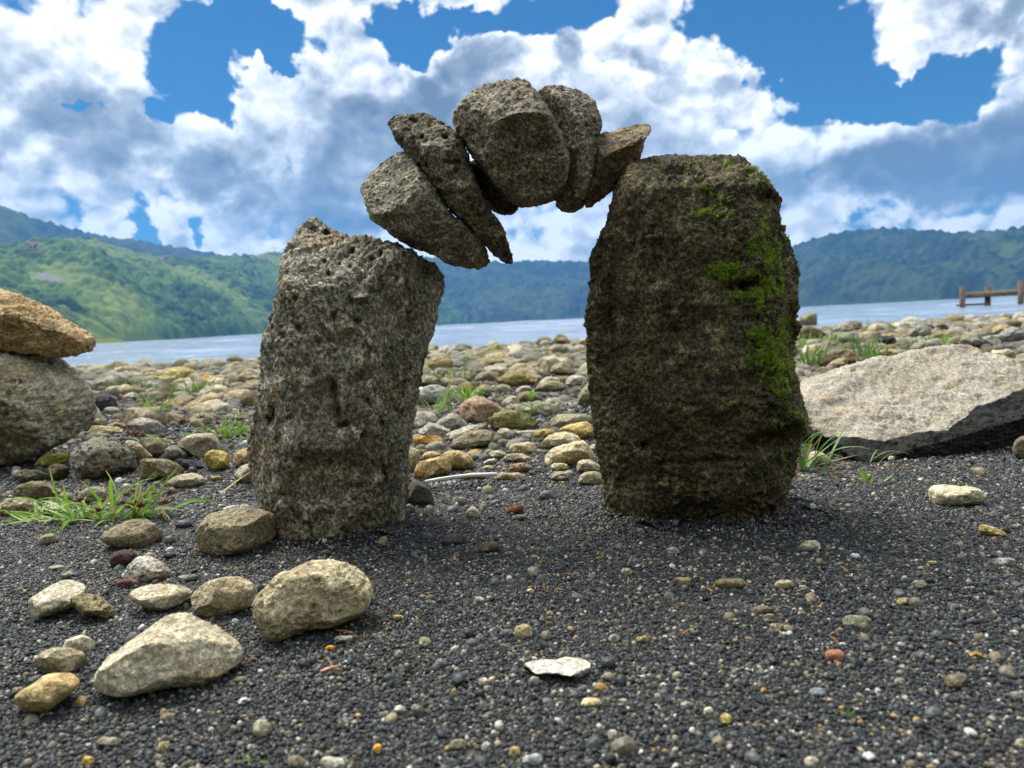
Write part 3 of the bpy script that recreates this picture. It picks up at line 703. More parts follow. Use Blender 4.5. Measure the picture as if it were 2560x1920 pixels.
P, F = rock_from_outline(pl * np.array([.93, 1]) - np.array([.02, 0]), 0.14, (130, 70, 110), 93, facets=[((-0.1, -0.6, 0.75), 0.76, 0.8), ((0.2, -0.75, -0.6), 0.72, 0.85)], rough=0.007, pits=1.1, pit_size=0.014, e=0.82, flat=0.8, grain=0.0022, edits=dents(c))
rock_object('boulder', P, F, c, AX_V, m_pitted, (0.50, 0.475, 0.39), 'big rounded pale boulder full of pits, carrying the orange-tan boulder', 'boulder')

Ys = 1.24
SL = [(75,1085),(150,1030),(230,990),(320,960),(420,930),(520,892),(620,868),(700,845),(850,815),(1000,785),(1150,760),(1250,748),(1330,740),(1370,760),(1440,810),(1500,900),(1560,950),(1620,1100),(1600,1300),(1500,1440),(1300,1500),(1100,1520),(900,1510),(700,1480),(500,1420),(350,1350),(230,1310),(130,1285),(85,1200)]
pl, c = outline_v('rs', SL, Ys)
P, F = rock_from_outline(pl, 0.24, (180, 90, 90), 101, facets=[((-0.06, -0.50, 0.86), 0.26, 0.97), ((0.22, -0.93, -0.30), 0.50, 0.97), ((0.85, -0.5, 0.2), 0.80, 0.9)], rough=0.0042, pits=0.25, pit_size=0.010, e=0.72, flat=0.8, lump=0.03, grain=0.0014, vstretch=1.8)
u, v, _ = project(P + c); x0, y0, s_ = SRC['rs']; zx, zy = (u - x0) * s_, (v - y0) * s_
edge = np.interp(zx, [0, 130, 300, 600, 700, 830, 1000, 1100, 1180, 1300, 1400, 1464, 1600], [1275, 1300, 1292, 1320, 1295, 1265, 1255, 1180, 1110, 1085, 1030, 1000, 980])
cshade = np.clip((zy - edge) / 26 + 0.5 + 0.35 * fbm(P / 0.02, 3, 3), 0, 1)  # undercut shade and dark crust painted into the front's colour
rock_object('slab_rock', P, F, c, AX_V, m_slab, (0.50, 0.48, 0.43), 'large pale grey flat-topped rock slab with a dark undercut front, beside the mossy pillar', 'boulder', extra={'crust_shade': cshade})

# ================================================================== COBBLES PICKED OUT ONE BY ONE
VFW = FWD
def ground_stone(name, zone, pts, color, label, mat=None, T=None, facets=(), pits=0.15, res=(34, 26, 26), seed=0, cat='stone', group=None, z=0.0, depth=None, e=0.82, rough=None, lift=0.0, sink=0.0, lump=0.12, edits=None):
    """a stone whose outline is read off the photograph, standing on the ground at its lower edge"""
    px = to_src(zone, pts)
    if len(pts) == 2:                                  # a box: make a rounded, uneven outline
        (xa, ya), (xb, yb) = px; rg = np.random.default_rng(seed + 5)
        n = 14; an = np.linspace(0, 2 * math.pi, n, endpoint=False)
        rr = 1 + rg.uniform(-0.10, 0.10, n); k = 2.4
        cx, cy = (xa + xb) / 2, (ya + yb) / 2
        sk = rg.uniform(-0.25, 0.25)
        ux = np.sign(np.cos(an)) * np.abs(np.cos(an)) ** (2 / k); uy = np.sign(np.sin(an)) * np.abs(np.sin(an)) ** (2 / k)
        ux = (ux - sk * uy * 0.5) * rr; uy = uy * rr
        ux /= np.abs(ux).max(); uy /= np.abs(uy).max()
        px = np.stack([cx + ux * (xb - xa) / 2, cy + uy * (yb - ya) / 2], 1)
    base = px[np.argmax(px[:, 1])]
    g0 = on_ground(base[0], base[1], z) if depth is None else None
    for _ in range(3):
        if depth is None: g0 = on_ground(base[0], base[1], max(float(zg(g0[0], g0[1])[0]), WATER_Z - .01) + z)
    d0 = depth if depth is not None else float((g0 - CAMP) @ FWD)
    wpx = np.ptp(px[:, 0]); hpx = np.ptp(px[:, 1]); s = d0 / FPX
    if T is None: T = 0.5 * min(wpx, 1.7 * hpx) * s * 0.85
    dc = d0 + 0.45 * T
    cpx = ((px[:, 0].min() + px[:, 0].max()) / 2, (px[:, 1].min() + px[:, 1].max()) / 2)
    rays = np.array([ray(a, b) for a, b in px]); W = CAMP + rays * dc
    c = CAMP + ray(*cpx) * dc
    # axes turned to the level: right along the ground, depth away from the camera
    ax_r = np.array([1.0, 0, 0]); vd = ray(*cpx); vd = vd / np.linalg.norm(vd)
    ax_r = np.cross(vd, [0, 0, 1]); ax_r /= np.linalg.norm(ax_r); ax_u = np.cross(ax_r, vd)
    pl = np.stack([(W - c) @ ax_r, (W - c) @ ax_u], 1)
    size = max(np.ptp(pl[:, 0]), np.ptp(pl[:, 1]))
    rgf = np.random.default_rng(seed + 77); facets = list(facets)
    for _ in range(5):
        nn = rgf.normal(0, 1, 3) * (1, .8, 1); nn[1] = -abs(nn[1]) - .15; facets.append((tuple(nn), rgf.uniform(.70, .90), rgf.uniform(.55, .95)))
    P, F = rock_from_outline(pl, T, res, seed + 200, facets=facets, rough=size * 0.036 if rough is None else rough, pits=pits, pit_size=max(0.006, size * 0.08), e=e, flat=0.9, lump=lump, grain=size * 0.003, edits=edits(c) if edits else None)
    # local frame is (right, view, up'): swing it so the depth axis is level again
    o = rock_object(name, P, F, c, (ax_r, vd, ax_u), mat or m_cobble, tuple(min(.68, q * k) for q, k in zip(color, (1.17, 1.20, 1.30))), label, cat, group)
    TRACED.append((px[:, 0].min(), px[:, 1].min(), px[:, 0].max(), px[:, 1].max(), c[0], c[1], wpx * s / 2, T))
    return o
TRACED = []
BEIGE = (0.46, 0.40, 0.26); PALE = (0.56, 0.51, 0.38); TAN = (0.42, 0.32, 0.17); ORANGE = (0.44, 0.24, 0.07); GREY = (0.27, 0.25, 0.21)
BLUEG = (0.25, 0.27, 0.27); OLIVE = (0.21, 0.20, 0.08); DARK = (0.05, 0.05, 0.05); BROWN = (0.17, 0.13, 0.08); WHITE = (0.66, 0.66, 0.60)
YEL = (0.42, 0.34, 0.11); SLATE = (0.045, 0.048, 0.060); PINK = (0.40, 0.29, 0.20); RED = (0.24, 0.085, 0.055); PURP = (0.09, 0.045, 0.05)
UPF = [((-0.1, -0.55, 0.83), 0.72, 0.8)]; LOW = [((0.1, -0.85, -0.45), 0.75, 0.85)]
# near stones, bottom left
big = ((110, 60, 70))
ground_stone('stone', 'fl', [(555,1180),(570,1090),(620,1020),(700,970),(760,920),(850,850),(960,790),(1020,755),(1090,738),(1160,760),(1230,810),(1310,860),(1370,910),(1410,970),(1415,1010),(1390,1070),(1320,1110),(1240,1160),(1150,1185),(1040,1190),(930,1195),(830,1220),(720,1245),(640,1235),(580,1210)], PALE,
    'large pale triangular stone, biggest of those lying on the near black sand', facets=[((0.25, -0.45, 0.85), 0.55, 0.9), ((-0.25, -0.92, -0.05), 0.72, 0.9)], res=big, seed=1, pits=0.25, T=0.034, rough=0.0016)
ground_stone('stone', 'fl', [(1465,690),(1540,610),(1600,550),(1700,530),(1780,480),(1880,465),(1980,470),(2060,500),(2130,550),(2160,620),(2150,700),(2100,770),(2000,810),(1900,840),(1800,850),(1700,880),(1620,920),(1550,920),(1530,870),(1480,800)], BEIGE,
    'large rounded beige stone with a dimple near its top, in front of the left pillar', facets=[((0.1, -0.5, 0.85), 0.75, 0.8), ((0, -0.95, -0.3), 0.78, 0.85)], res=big, seed=2, pits=0.5, T=0.036, rough=0.0022,
    edits=px_dents([(1700,610,50,20,.007),(1640,590,40,14,.006),(1570,660,60,20,.003),(1590,700,90,10,.003)], 'fl', 0.72), mat=m_pitted)
ground_stone('stone', 'fl', [(1085,700),(1130,630),(1230,570),(1320,555),(1400,570),(1470,600),(1510,640),(1460,720),(1400,750),(1300,770),(1200,785),(1120,750)], BEIGE,
    'domed beige stone between the white-topped oval stone and the large dimpled stone', res=(60, 40, 40), seed=3, pits=0.2, rough=0.0018)
ground_stone('stone', 'fl', [(740,650),(830,600),(950,592),(1060,605),(1125,625),(1100,670),(1040,720),(950,760),(850,740),(760,700)], PALE,
    'oval pale stone with a rusty streak, left of the domed beige stone', facets=[((0, -0.5, 0.85), 0.6, 0.9)], res=(60, 40, 40), seed=4, rough=0.0012)
ground_stone('stone', 'fl', [(700,565),(740,500),(790,450),(850,435),(920,470),(985,520),(970,560),(880,585),(780,585)], (0.50, 0.47, 0.40),
    'grey-white angular stone with dark speckles, behind the oval pale stone', facets=[((0.3, -0.5, 0.8), 0.6, 0.9), ((-0.6, -0.7, 0.3), 0.6, 0.9)], res=(50, 36, 40), seed=5, pits=0.8, mat=m_pitted)
ground_stone('stone', 'fl', [(140,705),(240,650),(330,600),(410,572),(480,590),(520,640),(500,680),(430,720),(370,750),(300,770),(220,800),(190,790),(170,740)], PALE,
    'pale wedge-shaped stone at the left edge of the black sand, touching a rough brown one', facets=[((-0.2, -0.5, 0.85), 0.6, 0.9)], res=(56, 40, 40), seed=6, rough=0.0015)
ground_stone('stone', 'fl', [(390,690),(440,655),(540,650),(620,690),(685,770),(640,815),(540,810),(440,765)], (0.36, 0.31, 0.18),
    'rough yellow-brown stone leaning against the pale wedge-shaped stone', facets=[((0.2, -0.6, 0.75), 0.6, 0.9)], res=(46, 36, 36), seed=7, pits=0.8, mat=m_pitted)
ground_stone('stone', 'fl', [(175,1040),(240,980),(330,950),(420,960),(500,990),(520,1060),(480,1110),(350,1130),(220,1110)], (0.36, 0.32, 0.22),
    'olive-grey rounded stone above the small tan pointed stone in the near corner', res=(46, 36, 36), seed=8)
ground_stone('stone', 'fl', [(345,950),(400,905),(470,893),(530,915),(550,960),(520,1000),(400,1000)], PALE,
    'small pale stone tucked behind the olive-grey rounded stone', res=(40, 30, 30), seed=9)
ground_stone('stone', 'fl', [(80,1300),(110,1230),(200,1180),(260,1130),(350,1118),(430,1120),(460,1155),(430,1200),(370,1250),(290,1320),(210,1360),(120,1365)], (0.52, 0.41, 0.20),
    'smooth tan pointed pebble in the near corner of the sand', res=(50, 36, 36), seed=10, rough=0.0009)
ground_stone('stone', 'fl', [(1130,400),(1150,310),(1180,230),(1230,185),(1330,165),(1450,165),(1560,190),(1620,240),(1630,300),(1560,360),(1450,400),(1340,435),(1200,420)], (0.27, 0.235, 0.15),
    'brown-grey block-shaped stone against the foot of the left pillar', facets=[((0, -0.45, 0.88), 0.70, 0.9), ((-0.3, -0.9, -0.1), 0.75, 0.9), ((0.7, -0.6, -0.2), 0.7, 0.8)], res=(80, 50, 60), seed=11, pits=0.3, rough=0.0022, T=0.04)
ground_stone('stone', 'fl', [(585,340),(660,270),(740,245),(850,235),(900,270),(950,330),(900,385),(700,385)], (0.26, 0.22, 0.14),
    'low brown stone half sunk in the sand at the front of the grass clump', facets=[((0.2, -0.6, 0.75), 0.6, 0.9)], res=(46, 36, 36), seed=12)
ground_stone('pebble', 'fl', [(630,450),(660,420),(740,405),(800,430),(770,470),(700,500),(640,490)], PURP, 'dark purple flat pebble beside the speckled angular stone', res=(26, 20, 20), seed=13, cat='pebble')
ground_stone('pebble', 'fl', [(665,590),(740,570),(825,590),(790,615),(700,622)], (0.20, 0.10, 0.085), 'dull red flat pebble in front of the speckled angular stone', res=(26, 20, 20), seed=14, cat='pebble')
ground_stone('pebble', 'fl', [(1010,570),(1060,540),(1150,545),(1130,580),(1040,592)], GREY, 'grey-brown flat pebble behind the domed beige stone', res=(22, 18, 18), seed=15, cat='pebble')
ground_stone('pebble', 'fl', [(270,500),(350,490),(405,505),(390,520),(300,522)], (0.50, 0.50, 0.42), 'thin pale flake lying flat left of the purple pebble', res=(22, 18, 18), seed=16, cat='pebble')
ground_stone('pebble', 'fl', [(330,560),(400,520),(440,545),(400,570)], (0.44, 0.41, 0.28), 'pale triangular pebble just in front of the thin pale flake', res=(22, 18, 18), seed=17, cat='pebble')
ground_stone('stone', 'fl', [(220,360),(230,330),(270,300),(330,310),(340,350),(310,372),(240,375)], (0.28, 0.26, 0.18), 'squarish grey stone below the left end of the grass clump', facets=[((0, -0.3, 0.95), 0.7, 0.95), ((0, -1, 0), 0.75, 0.95)], res=(30, 24, 24), seed=18)
ground_stone('pebble', 'fl', [(930,440),(960,420),(1020,425),(1015,450),(960,458)], SLATE, 'small dark slate pebble beside the speckled stone', res=(20, 16, 16), seed=19, cat='pebble')
# row of stones behind the left grass
LBS = [
 ([(430,1210),(520,1170),(640,1108),(740,1150),(830,1210),(885,1280),(895,1350),(800,1395),(650,1400),(520,1360),(440,1290)], (0.24,0.225,0.18), 'dark grey rounded boulder-like cobble right under the pale pitted boulder', 1.0),
 ([(800,1150),(850,1138),(910,1160),(960,1210),(995,1255),(940,1300),(860,1290)], BEIGE, 'pitted cream stone leaning behind the dark grey cobble', .8),
 ([(880,1300),(930,1265),(1010,1262),(1100,1275),(1180,1310),(1198,1350),(1150,1390),(1030,1405),(920,1400)], (0.24,0.20,0.12), 'mottled brown oval stone right of the dark grey cobble', .5),
 ([(1085,1420),(1130,1370),(1220,1350),(1300,1370),(1332,1405),(1300,1440),(1200,1452),(1110,1445)], (0.43,0.39,0.27), 'smooth beige oval stone alone on the sand behind the grass clump', .1),
 ([(1165,1180),(1190,1130),(1260,1105),(1380,1090),(1430,1130),(1447,1190),(1400,1235),(1300,1255),(1200,1245)], (0.45,0.41,0.32), 'grey-white block-shaped stone in the row of stones left of the pillar', .1),
 ([(1325,1250),(1360,1210),(1430,1205),(1480,1230),(1500,1270),(1480,1320),(1420,1345),(1350,1335)], (0.40,0.32,0.10), 'mustard-yellow lumpy stone beside the left pillar', .4),
 ([(1495,1260),(1540,1210),(1620,1195),(1680,1210),(1690,1290),(1620,1320),(1530,1315)], TAN, 'rusty tan stone half hidden by the left pillar', .3),
 ([(1515,1390),(1540,1330),(1600,1290),(1680,1285),(1720,1340),(1700,1410),(1600,1425)], (0.36,0.35,0.29), 'pale grey smooth stone touching the foot of the left pillar', .1),
 ([(1122,1275),(1150,1262),(1230,1275),(1325,1300),(1320,1325),(1250,1340),(1170,1310)], SLATE, 'flat bluish black slate piece between brown and yellow stones', .0),
 ([(1060,1250),(1080,1180),(1130,1172),(1200,1215),(1240,1260),(1180,1275),(1100,1275)], (0.20,0.18,0.13), 'grey wedge-shaped stone behind the bluish black slate piece', .3),
 ([(885,1160),(920,1130),(1000,1125),(1060,1165),(1070,1230),(1010,1265),(930,1240)], (0.25,0.22,0.15), 'brown-grey rounded stone behind the mottled brown oval stone', .2),
 ([(555,1060),(600,1042),(700,1048),(808,1060),(800,1100),(700,1118),(590,1115)], (0.52,0.45,0.28), 'long flat cream stone beside the pitted boulder', .0),
 ([(808,1060),(830,1020),(900,1000),(980,1005),(1040,1040),(1085,1080),(1000,1110),(850,1110)], (0.34,0.33,0.29), 'grey low stone just right of the long flat cream stone', .1),
 ([(90,1450),(160,1415),(300,1410),(380,1440),(405,1490),(350,1530),(200,1535),(110,1510)], (0.20,0.175,0.10), 'dark olive-brown stone under the pitted boulder, behind the pitted pale stone', .2),
 ([(490,1520),(540,1465),(620,1440),(680,1450),(690,1520),(640,1555),(540,1560)], (0.30,0.27,0.18), 'brown-grey stone right behind the middle of the grass clump', .3),
 ([(365,1515),(400,1485),(450,1482),(492,1505),(480,1535),(400,1540)], (0.34,0.33,0.27), 'small pale round stone left of the grass clump', .3),
 ([(0,1560),(60,1525),(150,1515),(220,1540),(258,1590),(230,1625),(100,1632),(-20,1620),(-60,1590)], (0.40,0.35,0.23), 'pitted pale brown stone cut off by the left edge, beside the grass clump', .9),
 ([(265,1600),(300,1560),(380,1548),(430,1570),(435,1605),(350,1625)], (0.36,0.34,0.24), 'flat pale green-grey stone between pitted pale brown stone and grass', .1),
 ([(595,930),(605,870),(650,842),(710,845),(745,880),(765,930),(720,960),(630,965)], (0.06,0.06,0.07), 'black stone right beside the pitted boulder', .1),
 ([(215,1290),(270,1240),(350,1220),(440,1205),(450,1260),(420,1300),(300,1320),(220,1320)], (0.28,0.26,0.06), 'mossy yellow-green stone under the pitted boulder', .1),
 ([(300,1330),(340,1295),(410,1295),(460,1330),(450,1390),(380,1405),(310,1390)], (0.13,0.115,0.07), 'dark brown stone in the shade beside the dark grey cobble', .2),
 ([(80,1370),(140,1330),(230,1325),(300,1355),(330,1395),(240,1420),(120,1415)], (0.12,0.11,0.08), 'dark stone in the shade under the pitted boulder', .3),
 ([(1350,1385),(1400,1375),(1450,1380),(1460,1405),(1400,1415)], (0.30,0.27,0.16), 'small sunken brown stone right of the smooth beige oval stone', .1),
 ([(670,945),(700,928),(750,930),(782,950),(750,970),(690,968)], (0.44,0.41,0.33), 'small pale oval stone beside the black stone', .1),
 ([(790,870),(820,838),(880,832),(905,860),(890,895),(820,900)], (0.38,0.35,0.29), 'pale round stone behind the small pale oval stone', .1),
]
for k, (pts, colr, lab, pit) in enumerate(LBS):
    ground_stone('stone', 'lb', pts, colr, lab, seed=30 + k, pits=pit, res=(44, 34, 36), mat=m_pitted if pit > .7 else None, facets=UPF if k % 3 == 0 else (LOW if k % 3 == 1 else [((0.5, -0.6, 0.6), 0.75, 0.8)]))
# stones seen in the gap between the pillars
GPS = [
 ([(480,720),(540,670),(620,628),(680,640),(760,680),(845,740),(820,790),(700,818),(580,805),(510,780)], PINK, 'tan pyramid-shaped stone in the gap, largest behind the leafy seedling', 0),
 ([(680,830),(740,770),(830,735),(920,735),(1010,755),(1080,790),(1115,850),(1050,878),(880,880),(740,868)], OLIVE, 'mossy olive-green stone right behind the leafy seedling stem', 0),
 ([(180,620),(220,560),(320,538),(380,560),(435,620),(420,680),(300,690),(200,680)], (0.36,0.37,0.34), 'grey block-shaped stone in the gap beside the grass tuft', 0),
 ([(135,790),(180,740),(260,738),(345,780),(340,810),(260,870),(150,870)], (0.42,0.40,0.32), 'pale grey stone touching the back of the left pillar', 0),
 ([(320,850),(360,790),(440,735),(500,770),(560,850),(500,885),(380,888)], (0.36,0.34,0.28), 'grey stone in front and left of the tan pyramid-shaped stone', 0),
 ([(175,900),(240,850),(290,820),(360,850),(445,890),(400,915),(250,918)], (0.46,0.46,0.40), 'flat pale grey stone above the orange-brown oval stone', 0),
 ([(145,950),(180,912),(270,905),(360,915),(395,960),(360,995),(230,1002),(165,985)], ORANGE, 'orange-brown oval stone in the gap, near the left pillar', 0),
 ([(370,920),(440,890),(520,850),(620,828),(700,850),(640,890),(520,930),(430,965)], (0.55,0.53,0.44), 'long whitish stone between the orange-brown oval and the big grey-brown stone', 0),
 ([(440,990),(480,930),(560,890),(680,868),(750,890),(775,940),(700,985),(580,1018),(470,1025)], (0.31,0.28,0.19), 'big grey-brown rounded stone in the middle of the gap', 0),
 ([(765,930),(790,870),(850,860),(900,890),(890,935),(820,945)], (0.42,0.40,0.31), 'small greyish stone right of the big grey-brown rounded stone', 0),
 ([(880,900),(950,880),(1100,868),(1205,862),(1180,890),(1050,910),(930,925)], (0.50,0.49,0.40), 'long thin pale stone in front of the mossy olive stone', 0),
 ([(1030,915),(1060,880),(1150,865),(1215,885),(1200,925),(1100,945)], YEL, 'mustard-topped stone in front of the seedling', 0),
 ([(1098,980),(1150,920),(1230,890),(1330,890),(1400,940),(1390,985),(1250,1015),(1130,1012)], (0.47,0.43,0.30), 'pale beige oval stone behind the big tan-white one near the mossy pillar', 0),
 ([(1108,1100),(1140,1040),(1220,1000),(1330,975),(1400,955),(1460,990),(1490,1060),(1450,1110),(1320,1135),(1180,1150),(1120,1140)], (0.55,0.46,0.29), 'big tan-white smooth stone next to the foot of the mossy pillar', 0),
 ([(1230,880),(1300,845),(1420,820),(1500,825),(1500,900),(1420,945),(1360,930),(1290,900)], (0.50,0.38,0.15), 'yellow-tan stone partly behind the mossy pillar', 0),
 ([(1150,820),(1200,770),(1300,745),(1400,760),(1480,790),(1450,840),(1300,862),(1200,860)], (0.32,0.30,0.20), 'olive-grey stone behind the yellow-tan stone', 0),
 ([(845,700),(930,685),(1100,680),(1250,705),(1275,740),(1150,775),(980,770),(870,730)], (0.38,0.36,0.26), 'wide flat grey stone behind the seedling leaves', 0),
 ([(860,1020),(890,985),(960,968),(1040,975),(1072,1015),(1040,1055),(920,1062)], (0.58,0.48,0.31), 'pale orange-tinted stone in the middle of the gap, left of the tan-white one', 0),
 ([(812,1080),(860,1050),(950,1045),(1040,1060),(1048,1095),(960,1112),(860,1108)], (0.50,0.45,0.30), 'flat cream stone under the pale orange-tinted stone', 0),
 ([(695,1070),(730,1030),(800,1018),(857,1040),(830,1078),(740,1092)], (0.50,0.46,0.33), 'pale flat stone left of the pale orange-tinted stone', 0),
 ([(545,1050),(580,1018),(640,1015),(682,1045),(660,1075),(580,1078)], YEL, 'small yellow-stained stone in front of the big grey-brown rounded stone', 0),
 ([(370,1060),(430,1025),(520,1040),(590,1080),(615,1140),(570,1175),(470,1165),(400,1120)], (0.48,0.37,0.18), 'tan-yellow rounded stone behind the orange-marked stone', 0),
 ([(212,1070),(250,1030),(320,1022),(372,1040),(350,1085),(260,1102)], (0.50,0.44,0.27), 'pale stone at the back of the orange-marked stone', 0),
 ([(162,1190),(190,1120),(260,1085),(350,1070),(420,1085),(438,1140),(430,1200),(330,1240),(220,1245),(175,1225)], (0.50,0.37,0.18), 'rounded tan stone with an orange lower side, behind the white shaft', 0),
 ([(98,1050),(130,985),(190,995),(216,1060),(180,1160),(110,1190),(90,1120)], (0.42,0.37,0.22), 'yellowish stone standing against the side of the left pillar', 0),
 ([(512,1235),(550,1195),(620,1180),(690,1195),(697,1228),(620,1245)], (0.33,0.31,0.10), 'mossy yellow stone just behind the tip of the white shaft', 0),
 ([(740,1215),(790,1190),(880,1200),(960,1205),(1028,1215),(1000,1240),(880,1245),(780,1240)], (0.50,0.45,0.33), 'long flat pale stone right of the tip of the white shaft', 0),
 ([(1165,1150),(1190,1120),(1260,1115),(1322,1130),(1310,1165),(1230,1182)], (0.52,0.47,0.30), 'cream oval pebble just in front of the tan-white smooth stone', 0),
 ([(1163,1225),(1190,1185),(1260,1178),(1315,1200),(1305,1240),(1230,1257)], (0.48,0.46,0.36), 'pale grey oval pebble in front of the cream one, near the tan-white stone', 0),
 ([(1350,1160),(1380,1110),(1440,1095),(1520,1130),(1560,1180),(1500,1200),(1400,1195)], (0.44,0.42,0.33), 'cream stone at the inner foot of the mossy pillar', 0),
 ([(1370,1260),(1400,1200),(1480,1180),(1560,1200),(1570,1270),(1470,1285)], (0.40,0.35,0.24), 'rough light brown stone in front of the cream one, at the mossy pillar', 0),
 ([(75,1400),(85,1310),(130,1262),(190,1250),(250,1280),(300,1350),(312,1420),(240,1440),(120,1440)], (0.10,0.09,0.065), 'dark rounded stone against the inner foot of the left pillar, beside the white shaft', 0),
 ([(850,1180),(880,1120),(950,1108),(1020,1120),(1042,1165),(980,1190),(900,1195)], (0.34,0.26,0.16), 'crumbly brown stone lying on the sand in the middle of the gap', .5),
 ([(668,1125),(700,1090),(760,1085),(782,1110),(740,1135)], (0.46,0.46,0.39), 'small pale grey flat stone above the crumbly brown stone', 0),
 ([(655,1160),(690,1135),(755,1135),(750,1160),(700,1170)], (0.46,0.41,0.24), 'small yellowish flat stone left of the crumbly brown stone', 0),
 ([(1440,1030),(1470,980),(1520,975),(1540,1020),(1500,1045)], (0.42,0.42,0.33), 'small grey stone against the mossy pillar', 0),
 ([(750,520),(800,470),(900,445),(1000,450),(1085,490),(1070,530),(960,550),(820,545)], (0.25,0.21,0.08), 'brown stone with a yellow-green mossy top in the gap', 0),
 ([(605,500),(650,450),(720,428),(785,470),(770,510),(680,520)], (0.36,0.33,0.26), 'grey-tan stone left of the stone with yellow-green top', 0),
 ([(920,640),(950,600),(1020,588),(1085,610),(1092,650),(1020,668),(940,662)], (0.22,0.19,0.10), 'rounded brown stone behind the top of the seedling', 0),
 ([(905,590),(950,555),(1010,543),(1042,570),(1030,600),(960,605)], (0.46,0.45,0.37), 'pale stone behind the rounded brown stone', 0),
 ([(745,590),(780,550),(840,538),(885,560),(880,595),(810,605)], (0.30,0.28,0.20), 'brown-grey stone in front of the stone with yellow-green top', 0),
 ([(1080,530),(1130,490),(1200,478),(1245,505),(1220,545),(1120,550)], (0.45,0.43,0.34), 'pale stone right of the stone with yellow-green top', 0),
 ([(1040,570),(1100,535),(1200,515),(1285,545),(1270,580),(1150,592)], (0.33,0.31,0.20), 'wide olive-tan stone in the gap behind the flat grey one', 0),
 ([(1272,520),(1320,480),(1400,468),(1442,500),(1430,550),(1340,562)], (0.44,0.43,0.36), 'pale rounded stone close to the mossy pillar, far part of the gap', 0),
 ([(1370,680),(1390,590),(1440,530),(1480,530),(1490,690),(1420,705)], (0.30,0.28,0.17), 'upright greenish stone beside the mossy pillar', 0),
 ([(1120,680),(1160,645),(1220,638),(1268,665),(1260,695),(1180,702)], (0.46,0.45,0.34), 'pale oval stone left of the upright greenish stone', 0),
 ([(610,610),(640,545),(700,528),(740,560),(742,620),(680,632)], (0.38,0.34,0.24), 'block-shaped tan stone above the pyramid-shaped stone', 0),
 ([(800,690),(840,640),(900,608),(945,640),(940,695),(860,708)], (0.42,0.39,0.29), 'pale tan stone leaning right of the pyramid-shaped stone', 0),
 ([(1178,250),(1195,200),(1240,158),(1290,180),(1322,235),(1300,255),(1230,258)], (0.24,0.21,0.12), 'brown pointed stone standing up against the water in the gap', 0),
 ([(1175,300),(1200,255),(1270,240),(1325,270),(1310,310),(1230,316)], (0.30,0.28,0.22), 'grey-brown stone under the brown pointed stone at the water', 0),
 ([(1165,460),(1190,400),(1260,368),(1330,400),(1345,450),(1270,475)], (0.33,0.30,0.20), 'rounded tan-grey stone in the far right part of the gap', 0),
 ([(180,540),(200,490),(280,465),(370,500),(375,540),(280,550)], (0.33,0.29,0.19), 'low brown stone behind the grey block-shaped stone', 0),
]
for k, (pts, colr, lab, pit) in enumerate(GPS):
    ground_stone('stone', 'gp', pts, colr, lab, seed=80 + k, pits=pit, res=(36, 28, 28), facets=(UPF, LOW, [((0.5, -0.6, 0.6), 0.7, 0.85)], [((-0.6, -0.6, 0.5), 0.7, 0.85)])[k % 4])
ground_stone('pebble', 'gp', [(532,1515),(560,1470),(598,1438),(640,1480),(658,1520),(600,1528)], (0.44, 0.40, 0.32), 'small pale triangular pebble on the sand between the pillars', seed=140, res=(26, 20, 20), cat='pebble', facets=LOW)
ground_stone('pebble', 'gp', [(856,1490),(870,1445),(920,1430),(968,1432),(972,1475),(930,1502)], RED, 'brick-red pebble on the sand between the pillars', seed=141, res=(26, 20, 20), cat='pebble')
ground_stone('pebble', 'gp', [(884,1525),(930,1497),(1000,1510),(990,1540),(920,1545)], (0.16, 0.19, 0.15), 'flat green-grey pebble just in front of the brick-red pebble', seed=142, res=(22, 18, 18), cat='pebble')
